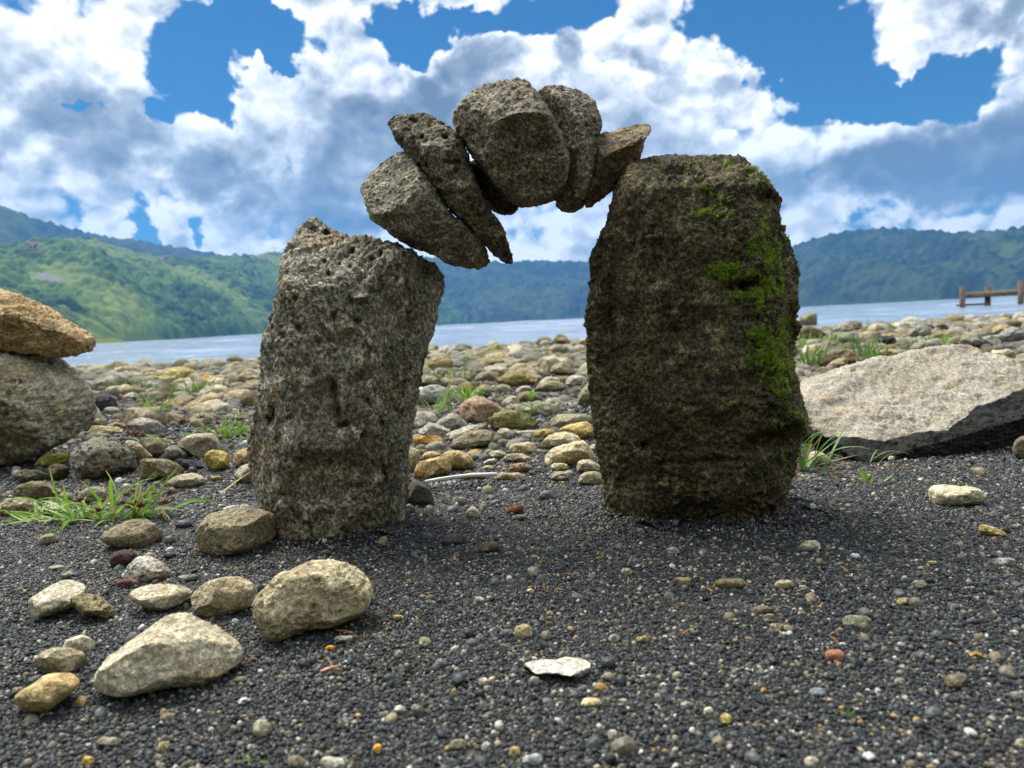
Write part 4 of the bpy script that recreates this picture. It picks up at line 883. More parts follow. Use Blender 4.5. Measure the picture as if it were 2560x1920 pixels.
# beach on the right
RSS = [
 ('rs', [(55,610),(90,575),(150,548),(200,545),(206,600),(195,628),(100,632)], (0.25,0.22,0.13), 'brown rock with a sloping top at the waterline, just right of the mossy pillar'),
 ('rs', [(90,680),(110,630),(170,620),(230,650),(262,680),(200,705),(120,705)], (0.15,0.13,0.07), 'dark brown stone below the brown rock with a sloping top'),
 ('rs', [(288,655),(330,620),(400,612),(418,640),(380,662),(310,665)], (0.36,0.36,0.28), 'grey-green flat stone at the waterline'),
 ('rs', [(320,725),(340,665),(420,650),(462,690),(455,732),(380,738)], (0.28,0.29,0.22), 'square grey-green stone behind the black one'),
 ('rs', [(563,730),(570,690),(620,678),(672,690),(684,720),(640,738)], (0.045,0.045,0.055), 'black stone on the beach right of the mossy pillar'),
 ('rs', [(215,860),(250,810),(330,770),(420,770),(480,820),(482,850),(400,870),(280,870)], (0.22,0.18,0.11), 'dark brown humped stone on the right-hand beach'),
 ('rs', [(240,885),(270,850),(350,812),(392,830),(388,890),(300,895)], (0.34,0.30,0.19), 'tan-grey stone leaning on the dark brown humped one'),
 ('rs', [(295,965),(320,920),(420,885),(540,868),(570,890),(480,940),(380,975),(310,978)], (0.40,0.38,0.20), 'long olive stone with green weed, at the left end of the slab'),
 ('rs', [(535,800),(580,768),(680,760),(770,790),(795,815),(700,830),(580,828)], (0.46,0.41,0.22), 'long pale yellow stone behind the slab'),
 ('rs', [(815,810),(850,768),(930,752),(992,790),(960,815),(860,822)], (0.36,0.32,0.19), 'rounded tan stone just behind the middle of the slab'),
 ('rs', [(768,780),(780,730),(850,712),(875,750),(860,785)], (0.26,0.25,0.21), 'upright grey stone behind the slab'),
 ('rs', [(735,680),(780,640),(840,612),(900,640),(900,680),(820,692)], (0.33,0.34,0.31), 'blue-grey rounded stone on the far beach, right side'),
 ('rs', [(908,645),(930,610),(980,600),(1003,630),(990,650)], (0.20,0.20,0.13), 'small olive stone standing at the waterline'),
 ('rs', [(1058,750),(1075,690),(1150,655),(1225,690),(1232,745),(1150,758)], (0.29,0.29,0.24), 'big grey stone behind the far end of the slab'),
 ('rs', [(1150,745),(1200,690),(1280,680),(1335,715),(1300,750),(1220,756)], (0.27,0.27,0.23), 'big grey stone with a flat top beside the other big grey one'),
 ('rs', [(1288,690),(1330,645),(1410,632),(1480,650),(1500,690),(1400,715),(1330,712)], (0.32,0.32,0.31), 'smooth bluish grey stone at the right edge, by the sand spit'),
 ('rs', [(1255,670),(1290,620),(1360,608),(1390,640),(1330,680)], (0.34,0.30,0.16), 'yellow-brown rounded stone left of the smooth bluish grey one'),
 ('rs', [(35,1005),(50,955),(110,940),(145,975),(130,1010),(70,1015)], (0.42,0.37,0.24), 'tan stone close to the mossy pillar, left of the slab'),
 ('rs', [(142,1000),(180,955),(250,942),(302,975),(290,1010),(200,1018)], (0.42,0.38,0.28), 'pale tan oval stone behind the left end of the slab'),
 ('rs', [(448,870),(480,842),(540,840),(565,862),(520,876)], (0.36,0.38,0.29), 'small flat green-grey stone at the edge of the slab'),
 ('rs', [(588,880),(610,850),(660,846),(682,870),(660,888)], (0.40,0.38,0.31), 'small pale stone behind the edge of the slab'),
 ('rs', [(1392,1400),(1405,1330),(1450,1295),(1520,1285),(1540,1400),(1460,1445)], (0.20,0.17,0.11), 'brown stone under the overhanging end of the slab'),
 ('rs', [(130,1470),(150,1410),(190,1383),(240,1400),(290,1450),(240,1478),(170,1480)], (0.40,0.33,0.22), 'tan stone hidden behind the grass tuft at the mossy pillar'),
 ('rs', [(20,800),(30,755),(70,745),(98,775),(80,808)], (0.12,0.11,0.08), 'dark stone at the side of the mossy pillar, far beach'),
 ('rs', [(415,640),(440,622),(470,640),(440,645)], (0.20,0.13,0.08), 'small reddish brown stone at the waterline'),
 ('fr', [(1325,200),(1350,150),(1420,135),(1510,138),(1590,150),(1640,185),(1645,215),(1560,240),(1450,250),(1370,240)], (0.56,0.52,0.36), 'pale yellow domed stone alone on the black sand at the right'),
 ('fr', [(1608,375),(1620,348),(1680,360),(1760,395),(1750,412),(1680,405),(1630,398)], (0.42,0.34,0.14), 'flat yellow-brown pebble below the pale domed stone'),
]
for k, (zone, pts, colr, lab) in enumerate(RSS):
    ground_stone('stone', zone, pts, colr, lab, seed=160 + k, pits=0.1, res=(34, 26, 26), facets=(LOW, UPF, [((0.5, -0.6, 0.6), 0.7, 0.85)])[k % 3])
# single pebbles on the near sand
PBL = [
 ('fc', 215,860,285,925, (0.38,0.35,0.23), 'round olive-tan pebble, nearest below the yellow lump'), ('fc', 795,790,905,870, (0.42,0.35,0.20), 'angular tan pebble in the middle of the sand, above the white flake'),
 ('fc', 710,808,795,862, (0.16,0.16,0.17), 'grey pebble touching the angular tan pebble'), ('fc', 875,430,945,495, (0.40,0.39,0.33), 'round grey pebble standing in the middle of the sand between the pillars'),
 ('fc', 1720,310,1805,360, (0.36,0.37,0.33), 'smooth greenish grey pebble in front of the mossy pillar'), ('fc', 733,333,795,370, (0.33,0.33,0.30), 'small grey oval pebble beside the crusty brown lump'),
 ('fc', 565,275,712,350, (0.17,0.14,0.09), 'crusty brown lump of sand and grit between the pillars'), ('fc', 1535,850,1615,905, (0.45,0.34,0.16), 'golden oval pebble right of the sand centre'),
 ('fc', 1368,845,1436,900, (0.34,0.38,0.33), 'pale green-grey pebble left of the golden oval pebble'), ('fc', 568,1105,640,1162, (0.60,0.58,0.48), 'white oval pebble left of the white flake'),
 ('fc', 635,1100,680,1145, (0.42,0.36,0.22), 'tan pebble touching the white oval pebble'), ('fc', 58,1275,132,1328, (0.58,0.58,0.52), 'white oval pebble in front of the dark grey one, left half of the near sand'),
 ('fc', 165,1270,240,1345, (0.20,0.18,0.15), 'dark brown-grey round pebble beside a white oval pebble'), ('fc', 680,1370,725,1428, (0.60,0.60,0.48), 'white egg-shaped pebble standing on the near sand'),
 ('fc', 1370,1430,1425,1492, (0.62,0.60,0.52), 'white round pebble on the near sand below the cream oval one'), ('fc', 600,1500,642,1560, (0.66,0.66,0.62), 'bright white small pebble at the near edge'),
 ('fc', 770,1535,825,1590, (0.46,0.36,0.17), 'orange-tan round pebble at the near edge'), ('fc', 45,718,132,775, (0.42,0.36,0.16), 'yellow lumpy pebble, left part of the middle sand'),
 ('fc', 540,610,615,656, (0.44,0.43,0.36), 'pale grey pebble above the centre of the sand'), ('fc', 865,563,920,602, (0.48,0.42,0.22), 'pale yellow pebble in the centre of the sand'),
 ('fc', 990,700,1035,735, (0.40,0.34,0.17), 'small golden pebble in the centre of the sand'), ('fc', 1755,485,1885,560, (0.26,0.22,0.12), 'crumbly yellow-brown lump in front of the mossy pillar'),
 ('fc', 1815,1243,1897,1290, (0.38,0.36,0.25), 'flat olive-grey pebble right of the cream oval pebble'), ('fc', 1448,443,1510,488, (0.36,0.36,0.31), 'grey pebble in front of the mossy pillar, nearest its left corner'),
 ('fc', 1298,190,1345,235, (0.24,0.22,0.17), 'dull brown pebble near the foot of the mossy pillar'), ('fc', 1185,1225,1340,1295, (0.56,0.47,0.27), 'cream oval pebble below the white flake'),
 ('fc', 875,1090,955,1165, (0.28,0.29,0.26), 'rough grey pebble touching the underside of the white flake'), ('fc', 310,990,385,1050, (0.20,0.20,0.19), 'dark grey rough pebble left of the white flake'),
 ('fc', 60,935,125,995, (0.27,0.26,0.23), 'dull grey round pebble near the big beige stone'), ('fc', 355,235,505,300, (0.10,0.10,0.11), 'dark grey lump left of the crusty brown lump'),
 ('fc', 400,1480,500,1550, (0.24,0.24,0.16), 'olive-grey blurred pebble at the near edge'), ('fc', 835,1580,960,1640, (0.33,0.36,0.38), 'flat blue-grey pebble at the near edge'),
 ('fl', 925,1320,960,1365, (0.44,0.37,0.18), 'small golden pebble below the large triangular stone'), ('fl', 1465,1385,1560,1480, (0.42,0.42,0.32), 'lumpy pale pebble on the near sand'),
 ('fl', 550,1470,690,1545, (0.46,0.46,0.40), 'crumbly pale grey pebble, near left'), ('fl', 470,1597,540,1650, (0.50,0.35,0.10), 'mustard pebble at the near left edge'),
 ('fl', 880,1570,940,1622, (0.42,0.38,0.26), 'tan pebble at the near left edge'), ('fl', 910,1510,965,1568, (0.44,0.40,0.20), 'yellowish pebble touching the tan one'),
 ('fl', 1410,1515,1480,1565, (0.38,0.37,0.28), 'small olive pebble in front of the lumpy pale one'), ('fl', 1650,1580,1770,1665, (0.30,0.26,0.18), 'brown angular pebble at the near edge'),
 ('fl', 1855,1605,1980,1665, (0.48,0.46,0.38), 'pale round pebble at the near edge, beside the brown one'), ('fl', 2150,1520,2205,1580, (0.55,0.30,0.05), 'bright orange pebble at the near edge'),
 ('fl', 1875,955,1927,982, (0.60,0.30,0.04), 'small bright orange pebble above the winged insect'), ('fl', 1920,890,2065,945, (0.25,0.25,0.22), 'dull grey flat pebble in front of the large dimpled stone'),
 ('fr', 640,430,772,498, (0.46,0.46,0.35), 'pale green-white oval pebble, largest near the foot of the mossy pillar'), ('fr', 920,505,970,532, (0.40,0.44,0.46), 'small pale blue pebble on the right sand'),
 ('fr', 1325,540,1388,568, (0.50,0.42,0.18), 'bean-shaped yellow pebble on the right sand'), ('fr', 1690,525,1808,575, (0.38,0.41,0.41), 'smooth long blue-grey pebble at the right'),
 ('fr', 1240,638,1335,700, (0.35,0.32,0.24), 'angular grey-tan pebble, right sand'), ('fr', 1170,748,1218,785, (0.45,0.36,0.22), 'small square tan pebble, right sand'),
 ('fr', 880,840,1015,905, (0.29,0.29,0.23), 'rough grey-green pebble in the middle of the right sand'), ('fr', 435,820,528,890, (0.36,0.32,0.25), 'speckled round brown pebble left of the rough grey-green one'),
 ('fr', 485,880,560,920, (0.24,0.20,0.12), 'brown pebble touching the speckled round one'), ('fr', 500,645,615,695, (0.50,0.42,0.27), 'crumbly cream lump on the right sand'),
 ('fr', 190,645,355,690, (0.22,0.19,0.11), 'flat brown crust lying in front of the mossy pillar'), ('fr', 850,470,885,492, (0.36,0.37,0.28), 'tiny olive pebble right of the green-white oval one'),
 ('fr', 790,1030,875,1085, (0.42,0.19,0.12), 'salmon-red oblong pebble, right sand'), ('fr', 1540,1025,1640,1070, (0.52,0.35,0.12), 'orange-yellow pebble, far right of the near sand'),
 ('fr', 1432,1150,1550,1235, (0.17,0.15,0.11), 'dark brown round pebble, right of the near sand'), ('fr', 1150,1170,1215,1225, (0.33,0.32,0.29), 'grey pebble left of the dark brown round one'),
 ('fr', 220,1370,278,1425, (0.50,0.42,0.17), 'golden round pebble on the near right sand'), ('fr', 130,1335,175,1365, (0.58,0.55,0.42), 'small white pebble left of the golden round one'),
 ('fr', 430,1220,470,1258, (0.54,0.38,0.12), 'small amber pebble above the golden round one'), ('fr', 700,1230,780,1275, (0.26,0.30,0.36), 'slate-blue oval pebble, near right sand'),
 ('fr', 660,1595,750,1655, (0.48,0.45,0.35), 'square pale pebble at the near right edge'), ('fr', 975,1575,1050,1620, (0.60,0.58,0.54), 'white pebble at the near right edge'),
 ('fr', 1805,1505,1870,1555, (0.50,0.44,0.32), 'cream pebble in the near right corner'), ('fr', 1780,1250,1840,1290, (0.44,0.44,0.43), 'pale grey pebble, far right of the near sand'),
 ('fr', 1270,565,1320,600, (0.40,0.38,0.28), 'pale round pebble above the angular grey-tan one'), ('fr', 855,255,895,278, (0.46,0.44,0.32), 'tiny pale pebble right of the foot of the mossy pillar'),
 ('fr', 885,272,930,298, (0.36,0.33,0.22), 'tiny tan pebble touching the tiny pale one'), ('fr', 380,790,500,830, (0.22,0.19,0.13), 'flat brown flake behind the speckled round pebble'),
 ('fr', 1780,348,1825,375, (0.40,0.42,0.38), 'small grey pebble right of the flat yellow-brown one'),
]
for k, (zone, xa, ya, xb, yb, colr, lab) in enumerate(PBL):
    ground_stone('pebble', zone, [(xa, ya), (xb, yb)], colr, lab, seed=300 + k, pits=0, res=(16, 12, 12), cat='pebble', rough=0.0006 if (xb - xa) < 80 else 0.0012, mat=m_pitted if ('rough' in lab or 'crum' in lab or 'crust' in lab or 'lump' in lab) else None)
# the white flake
ground_stone('stone_flake', 'fc', [(835,1040),(900,1000),(980,992),(1050,990),(1120,970),(1200,985),(1260,1010),(1265,1060),(1240,1105),(1200,1116),(1100,1090),(1000,1060),(900,1050)], (0.58, 0.64, 0.62),
    'thin pointed blue-white stone flake on the near sand', seed=400, res=(50, 30, 30), T=0.022, cat='stone flake', facets=[((0.05, -0.42, 0.9), 0.25, 0.97)], rough=0.0009, e=0.7)
ground_stone('stone_flake', 'fl', [(1275,172),(1320,150),(1380,145),(1388,163),(1330,172)], (0.52, 0.56, 0.55), 'white sliver of stone behind the brown-grey block at the left pillar', seed=401, res=(20, 14, 14), cat='stone flake', depth=0.95, T=0.006)

# ================================================================== THE STONY BEACH BEHIND
HOR = lambda x: 804 - 0.0512 * (x - 1280)
def proto(k, n):
    rg = np.random.default_rng(900 + k)
    V, F = grid(n, n, n)
    P = V * np.array([1.0, rg.uniform(.68, .95), rg.uniform(.40, .62)])
    P = np.sign(P) * np.abs(P) ** rg.uniform(0.85, 1.0)
    for _ in range(6):
        nn = rg.normal(0, 1, 3) * (1, 1, .8); nn /= np.linalg.norm(nn)
        d = P @ nn; P -= np.outer(np.clip(d - d.max() * rg.uniform(.62, .85), 0, None) * rg.uniform(.6, .95), nn)
    N = vert_normals(P, F)
    P += N * (fbm(P * 1.5 + k * 9, k, 3) * 0.14 + fbm(P * 5 + k, k + 3, 3) * 0.035)[:, None]
    return P, F
NP = 12
m_beach = stone_mat('beach_cobble_stone', pits=0.2, dark=(0.5, 0.47, 0.38), pale=(1.4, 1.4, 1.35), warm=0.6, unit=0.07)
protos = []
for k in range(NP):
    P, F = proto(k, 12); protos.append(mesh_np('beach_cobble', P, F, [m_beach]))

PALETTE = [((0.38, 0.35, 0.27), 'beige-grey', 5), ((0.46, 0.43, 0.35), 'pale', 4), ((0.28, 0.255, 0.19), 'grey-brown', 5), ((0.30, 0.30, 0.27), 'grey', 3), ((0.34, 0.28, 0.17), 'tan', 3),
           ((0.24, 0.22, 0.11), 'olive', 2.2), ((0.17, 0.14, 0.09), 'dark brown', 2), ((0.42, 0.30, 0.13), 'orange-tan', 0.8), ((0.07, 0.07, 0.07), 'black', 0.4), ((0.54, 0.52, 0.45), 'whitish', 1.2), ((0.36, 0.32, 0.13), 'yellowish', 1.0)]
pw = np.array([p[2] for p in PALETTE]); pw = pw / pw.sum()
rg = np.random.default_rng(5)
pts = []
def try_points(n, rlo, rhi, y0, y1, gap, wide=0.80):
    for _ in range(n):
        y = math.sqrt(rg.uniform(y0 * y0, y1 * y1)); x = rg.uniform(-wide, wide) * y + rg.uniform(-.2, .2)
        r = rlo * (rhi / rlo) ** (rg.random() ** 1.6)
        z = float(z_ground(x, y))
        if z < WATER_Z - 0.02: continue
        q = CAMP + 0; q = np.array([[x, y, z]]); u, v, w_ = project(q); u = u[0]; v = v[0]
        if v > 1130 and r > 0.012: continue
        if v > 1190: continue
        if u < 1000 and u > 330 and v > 1130: continue
        if 1440 < u < 2100 and v > 1000: continue
        if u >= 2100 and v > 930: continue
        bad = False
        for (a, b, c_, d_, cx, cy, rx, ry) in TRACED:
            if abs(x - cx) < (rx * .8 + r * .7) and abs(y - cy) < (ry * .9 + r * .6): bad = True; break
            k = r * FPX / w_[0]
            if r > 0.022 and y < cy + 0.3 and u + k * .8 > a and u - k * .8 < c_ and v > b + (d_ - b) * .1 and v - k * .9 < d_ - (d_ - b) * .15 and y < cy: bad = True; break
        if bad: continue
        if math.hypot(x + 0.65, y - 1.62) < 0.42: continue
        if abs(x - 0.72) < 0.34 + r and abs(y - 1.30) < 0.27: continue
        for (px_, py_, hw) in ((-0.26, YP, .13), (0.22, YP, .14)):
            if abs(x - px_) < hw + r and abs(y - py_) < .13 + r: bad = True
        if bad: continue
        if pts:
            A = PTS[:len(pts)]
            if ((A[:, 0] - x) ** 2 + (A[:, 1] - y) ** 2 < (gap * (A[:, 2] + r)) ** 2).any(): continue
        PTS[len(pts)] = (x, y, r); pts.append((x, y, z, r, u, v, w_[0]))
PTS = np.zeros((26000, 3))
try_points(1300, 0.055, 0.12, 2.0, 9.5, 0.85, 1.15)
try_points(9000, 0.028, 0.07, 1.3, 9.5, 0.68, 1.15)
try_points(9000, 0.012, 0.035, 1.1, 9.0, 0.60)
try_points(7000, 0.006, 0.018, 1.12, 2.8, 0.55)
A = np.array(pts)
vis = A[:, 3] / A[:, 6] * ((A[:, 4] > -20) & (A[:, 4] < 2580))
order = np.argsort(-vis)
# behind the big stones nothing is seen of them: keep those out of the picked 150
hid = ((A[:, 4] > 690) & (A[:, 4] < 990) & (A[:, 5] > 800)) | ((A[:, 4] > 1500) & (A[:, 4] < 1960)) | ((A[:, 4] < 200) & (A[:, 5] > 880))
order = [i for i in order if not hid[i]]
single = set(order[:150])
def landmark(u, v):
    d = v - HOR(u)
    dist = 'close behind the arch' if d > 190 else ('in the middle distance' if d > 110 else 'far out towards the water')
    if u < 720: side = 'on the beach left of the left pillar'
    elif u < 1500: side = 'in the gap between the pillars'
    elif u < 2250: side = 'on the beach right of the mossy pillar'
    else: side = 'on the beach beyond the far end of the slab'
    return dist, side
NAMED = []
SHAPES = ['rounded', 'flattish', 'blocky', 'humped', 'angular', 'oval']
restp = []
for i, (x, y, z, r, u, v, wd) in enumerate(A):
    ci = rg.choice(len(PALETTE), p=pw)
    yaw = rg.uniform(0, 6.283); tx, ty = rg.normal(0, .13, 2); fl = rg.uniform(.75, 1.25)
    colr = np.array(PALETTE[ci][0]) * rg.uniform(.95, 1.45)
    if i in single:
        o = bpy.data.objects.new('beach_cobble', protos[i % NP]); link(o)
        o.location = (x, y, z + r * .22); o.rotation_euler = (tx, ty, yaw); o.scale = (r, r, r * fl); o.color = tuple(colr) + (1,)
        sz = 'large' if r > .075 else ('medium-sized' if r > .045 else 'small')
        o['_l'] = (sz, PALETTE[ci][1], SHAPES[(i % NP) % len(SHAPES)]); NAMED.append((o, u, v))
    else:
        restp.append((x, y, z + r * .2, r, r * fl, tx, ty, yaw, ci, rg.random()))

MARKS = [(120, 1000, 'pitted boulder'), (262, 1000, 'black boulder-side stone'), (390, 1040, 'thin grass tuft'), (434, 1110, 'sedge in the stones'), (570, 1085, 'green clump by the pillar'), (490, 985, 'far left grass patch'),
         (640, 980, 'left pillar'), (1080, 1020, 'grey blocky stone'), (1200, 1040, 'pyramid-shaped stone'), (1333, 1060, 'leafy seedling'), (1290, 955, 'mossy-topped brown stone'), (1400, 860, 'pointed shore stone'),
         (1450, 1000, 'mossy pillar'), (1010, 1100, 'left pillar, inner side'), (2030, 810, 'sloping shore rock'), (2215, 855, 'black beach stone'), (2100, 905, 'dark humped stone'), (2352, 862, 'bright green weeds'),
         (2420, 850, 'big grey stones'), (2540, 835, 'bluish spit stone'), (2190, 940, 'left end of the slab'), (2350, 880, 'back of the slab'), (2000, 950, 'mossy pillar, outer side'), (350, 930, 'far left shore'), (1150, 920, 'far middle shore')]
from collections import defaultdict
_cl = defaultdict(list)
for o, u, v in NAMED:
    k = min(range(len(MARKS)), key=lambda q: (MARKS[q][0] - u) ** 2 + (3 * (MARKS[q][1] - v)) ** 2); mu, mv, nm = MARKS[k]
    du, dv = u - mu, (v - mv) * 2.2
    rel = ('left of' if du < 0 else 'right of') if abs(du) > abs(dv) else ('behind' if dv < 0 else 'in front of')
    near = '' if math.hypot(du, dv) < 70 else ('not far' if math.hypot(du, dv) < 160 else 'well')
    sz, co, sh = o['_l']; del o['_l']
    _cl[(f'{sz} {co} {sh} cobble', f'{rel} the {nm}', near)].append(o)
for (a_, b_, near), os_ in _cl.items():
    os_.sort(key=lambda q: q.location.y)
    for n_, o in enumerate(os_):
        if len(os_) > 1: b_2 = b_ + (', the nearer one' if n_ == 0 else ', the farther one')
        else: b_2 = b_
        tag(o, f'{a_} {near} {b_2}'.replace('  ', ' '), 'stone', 'cobbles strewn over the beach behind the arch')

# ================================================================== SCATTERED STUFF (uncountable): geometry nodes put small stones on given points
def scatter(name, pts, rot, scl, rnd, rough, subdiv, nvar, mat, flat=0.7, label=None):
    """one object: a cloud of points, each carrying a small stone made by the nodes"""
    me = bpy.data.meshes.new(name); me.vertices.add(len(pts)); me.vertices.foreach_set('co', np.asarray(pts, np.float32).ravel())
    me.materials.append(mat)
    attr(me, 'rot', rot); attr(me, 'scl', scl); attr(me, 'rnd', rnd)
    o = link(bpy.data.objects.new(name, me)); tag(o, label, kind='stuff')
    ng = bpy.data.node_groups.new(name, 'GeometryNodeTree')
    ng.interface.new_socket('Geometry', in_out='INPUT', socket_type='NodeSocketGeometry')
    ng.interface.new_socket('Geometry', in_out='OUTPUT', socket_type='NodeSocketGeometry')
    n = ng.nodes; l = ng.links
    gi = n.new('NodeGroupInput'); go = n.new('NodeGroupOutput')
    mp = n.new('GeometryNodeMeshToPoints'); l.new(gi.outputs[0], mp.inputs['Mesh'])
    g2i = n.new('GeometryNodeGeometryToInstance')
    for k in range(nvar):
        ico = n.new('GeometryNodeMeshIcoSphere'); ico.inputs['Radius'].default_value = 1.0; ico.inputs['Subdivisions'].default_value = subdiv
        pos = n.new('GeometryNodeInputPosition')
        nz = n.new('ShaderNodeTexNoise'); nz.noise_dimensions = '4D'; nz.inputs['W'].default_value = 3.7 * k + 1; nz.inputs['Scale'].default_value = 0.9; nz.inputs['Detail'].default_value = 2.0
        l.new(pos.outputs[0], nz.inputs['Vector'])
        sub = n.new('ShaderNodeVectorMath'); sub.operation = 'SUBTRACT'; l.new(nz.outputs['Color'], sub.inputs[0]); sub.inputs[1].default_value = (.5, .5, .5)
        sc = n.new('ShaderNodeVectorMath'); sc.operation = 'SCALE'; l.new(sub.outputs[0], sc.inputs[0]); sc.inputs['Scale'].default_value = rough
        sp = n.new('GeometryNodeSetPosition'); l.new(ico.outputs['Mesh'], sp.inputs['Geometry']); l.new(sc.outputs[0], sp.inputs['Offset'])
        tr = n.new('GeometryNodeTransform'); l.new(sp.outputs[0], tr.inputs['Geometry'])
        tr.inputs['Scale'].default_value = (1.0, 0.72 + 0.06 * (k % 4), flat * (0.8 + 0.1 * (k % 5)))
        ss = n.new('GeometryNodeSetShadeSmooth'); l.new(tr.outputs[0], ss.inputs[0]); ss.inputs['Shade Smooth'].default_value = (subdiv > 2)
        sm = n.new('GeometryNodeSetMaterial'); l.new(ss.outputs[0], sm.inputs[0]); sm.inputs['Material'].default_value = mat
        l.new(sm.outputs[0], g2i.inputs[0])
    ip = n.new('GeometryNodeInstanceOnPoints'); l.new(mp.outputs[0], ip.inputs['Points']); l.new(g2i.outputs[0], ip.inputs['Instance'])
    ip.inputs['Pick Instance'].default_value = True
    def na(nm, typ):
        a = n.new('GeometryNodeInputNamedAttribute'); a.data_type = typ; a.inputs['Name'].default_value = nm
        return a.outputs['Attribute']
    l.new(na('rot', 'FLOAT_VECTOR'), ip.inputs['Rotation']); l.new(na('scl', 'FLOAT_VECTOR'), ip.inputs['Scale'])
    rv = n.new('FunctionNodeRandomValue'); rv.data_type = 'INT'
    rv.inputs[4].default_value = 0; rv.inputs[5].default_value = nvar - 1; l.new(rv.outputs[2], ip.inputs['Instance Index'])
    l.new(ip.outputs[0], go.inputs[0])
    md = o.modifiers.new('scatter', 'NODES'); md.node_group = ng
    return o

# materials of scattered grains: colour by the grain's own random number
def grain_mat(name, stops, rough=0.6, spec=0.4, bumpy=None, silt=False):
    m, t, bs = new_mat(name)
    a = t.new('ShaderNodeAttribute', attribute_name='rnd', attribute_type='INSTANCER')
    c = t.ramp(a.outputs['Fac'], stops, 'CONSTANT' if len(stops) > 6 else 'LINEAR')
    tc = t.new('ShaderNodeTexCoord')
    n_ = t.noise(t.vmath('ADD', tc.outputs['Object'], t.vmath('SCALE', (91.0, 57.0, 33.0), scale=a.outputs['Fac'])), 1.6, 4, 0.65)
    c = t.mix(1.0, c, t.ramp(n_, [(0.3, 0.62), (0.7, 1.35)]), 'MULTIPLY')
    t.l.new(c, bs.inputs['Base Color']); bs.inputs['Roughness'].default_value = rough; bs.inputs['Specular IOR Level'].default_value = spec
    if silt:
        gp = t.new('ShaderNodeNewGeometry').outputs['Position']
        sm_ = t.math('MULTIPLY', t.smooth(t.noise(t.vmath('MULTIPLY', gp, (1, 1.8, 1)), 5.5, 5, 0.65), 0.54, 0.72), 0.5)
        c = t.mix(sm_, c, t.mix(0.6, c, (0.085, 0.066, 0.040)))
    t.l.new(c, bs.inputs['Base Color'])
    if bumpy: bump(t, bs, t.noise(tc.outputs['Object'], 6.0, 5, 0.65), bumpy, 0.8)
    return m
m_grain = grain_mat('black_sand_grain', [(0, (0.004, 0.005, 0.006)), (0.27, (0.008, 0.011, 0.013)), (0.54, (0.014, 0.020, 0.0245)), (0.70, (0.032, 0.043, 0.050)), (0.81, (0.075, 0.085, 0.086)), (0.89, (0.13, 0.115, 0.080)), (0.93, (0.20, 0.165, 0.10)), (0.962, (0.33, 0.29, 0.20)), (0.978, (0.30, 0.19, 0.06)), (0.986, (0.46, 0.46, 0.42)), (0.997, (0.30, 0.17, 0.09))], 0.55, 0.4, silt=True)
m_small = grain_mat('small_beach_stone', [(0, (0.33, 0.31, 0.24)), (0.18, (0.44, 0.41, 0.32)), (0.36, (0.25, 0.23, 0.17)), (0.52, (0.52, 0.49, 0.40)), (0.64, (0.28, 0.28, 0.25)), (0.76, (0.32, 0.26, 0.15)), (0.84, (0.20, 0.19, 0.09)), (0.90, (0.11, 0.10, 0.07)), (0.94, (0.40, 0.28, 0.12)), (0.965, (0.52, 0.50, 0.43)), (0.99, (0.05, 0.05, 0.055))], 0.85, 0.2, bumpy=0.06)

B = np.array(restp)
scatter('small_beach_stones', B[:, :3], np.stack([B[:, 5], B[:, 6], B[:, 7]], 1), np.stack([B[:, 3] * 1.1, B[:, 3] * 1.1, B[:, 4] * 1.1], 1), B[:, 9], 0.55, 4, 10, m_small, flat=0.62)

def grains(n, y0, y1, size_lo, size_hi, tail, wide=0.76, seed=0, pale=None, inner=None):
    g_ = np.random.default_rng(seed)
    y = np.sqrt(g_.uniform(y0 * y0, y1 * y1, n)); x = g_.uniform(-wide, wide, n) * (y + 0.05)
    if inner is not None:
        kp = np.abs(x) > inner * (y + 0.05); x = x[kp]; y = y[kp]; n = len(x)
    z = zg(x, y)
    s = size_lo * (size_hi / size_lo) ** (g_.random(n) ** tail)
    rot = g_.uniform(0, 6.283, (n, 3)); rot[:, :2] = g_.normal(0, 0.6, (n, 2))
    scl = s[:, None] * g_.uniform(0.8, 1.2, (n, 3))
    rnd = g_.random(n)
    if pale is not None: rnd = pale + rnd * (1 - pale)
    return np.stack([x, y, z + s * g_.uniform(-0.2, 0.45, n)], 1), rot, scl, rnd
# sand heaped a little against the foot of the pillars
def heap(P):
    h = 0
    for (cx, cy, w_, d_) in ((-0.255, YP, 0.12, 0.10), (0.225, YP, 0.135, 0.12)):
        q = np.hypot(np.clip(np.abs(P[:, 0] - cx) - w_ * .7, 0, None), np.clip(np.abs(P[:, 1] - cy) - d_ * .7, 0, None))
        h = h + 0.010 * np.exp(-(q / 0.030) ** 2) * (0.4 + 0.6 * (fbm(P / 0.02, 3, 2) > -0.2))
    P[:, 2] += h
    return P
parts_ = [grains(250000, 0.30, 1.05, 0.0008, 0.0023, 1.5, seed=1), grains(150000, 0.95, 1.7, 0.0014, 0.0036, 1.5, seed=2), grains(60000, 1.6, 3.2, 0.0025, 0.008, 1.6, seed=3),
          grains(2200, 0.30, 1.3, 0.0026, 0.0052, 2.2, seed=4, pale=0.5), grains(450, 0.32, 1.6, 0.004, 0.0075, 2.5, seed=5, pale=0.75), grains(500, 0.9, 2.2, 0.005, 0.014, 1.8, seed=7, pale=0.8),
          grains(200000, 0.30, 1.05, 0.0011, 0.0030, 1.5, 1.3, seed=11, inner=.76), grains(130000, 0.95, 1.7, 0.0016, 0.004, 1.5, 1.3, seed=12, inner=.76), grains(60000, 1.6, 3.4, 0.0028, 0.009, 1.6, 1.2, seed=13, inner=.76), grains(45000, 0.10, 0.31, 0.0010, 0.0026, 1.5, 1.6, seed=14), grains(1500, 0.2, 1.6, 0.003, 0.007, 2.2, 1.3, seed=15, pale=.6, inner=.76)]
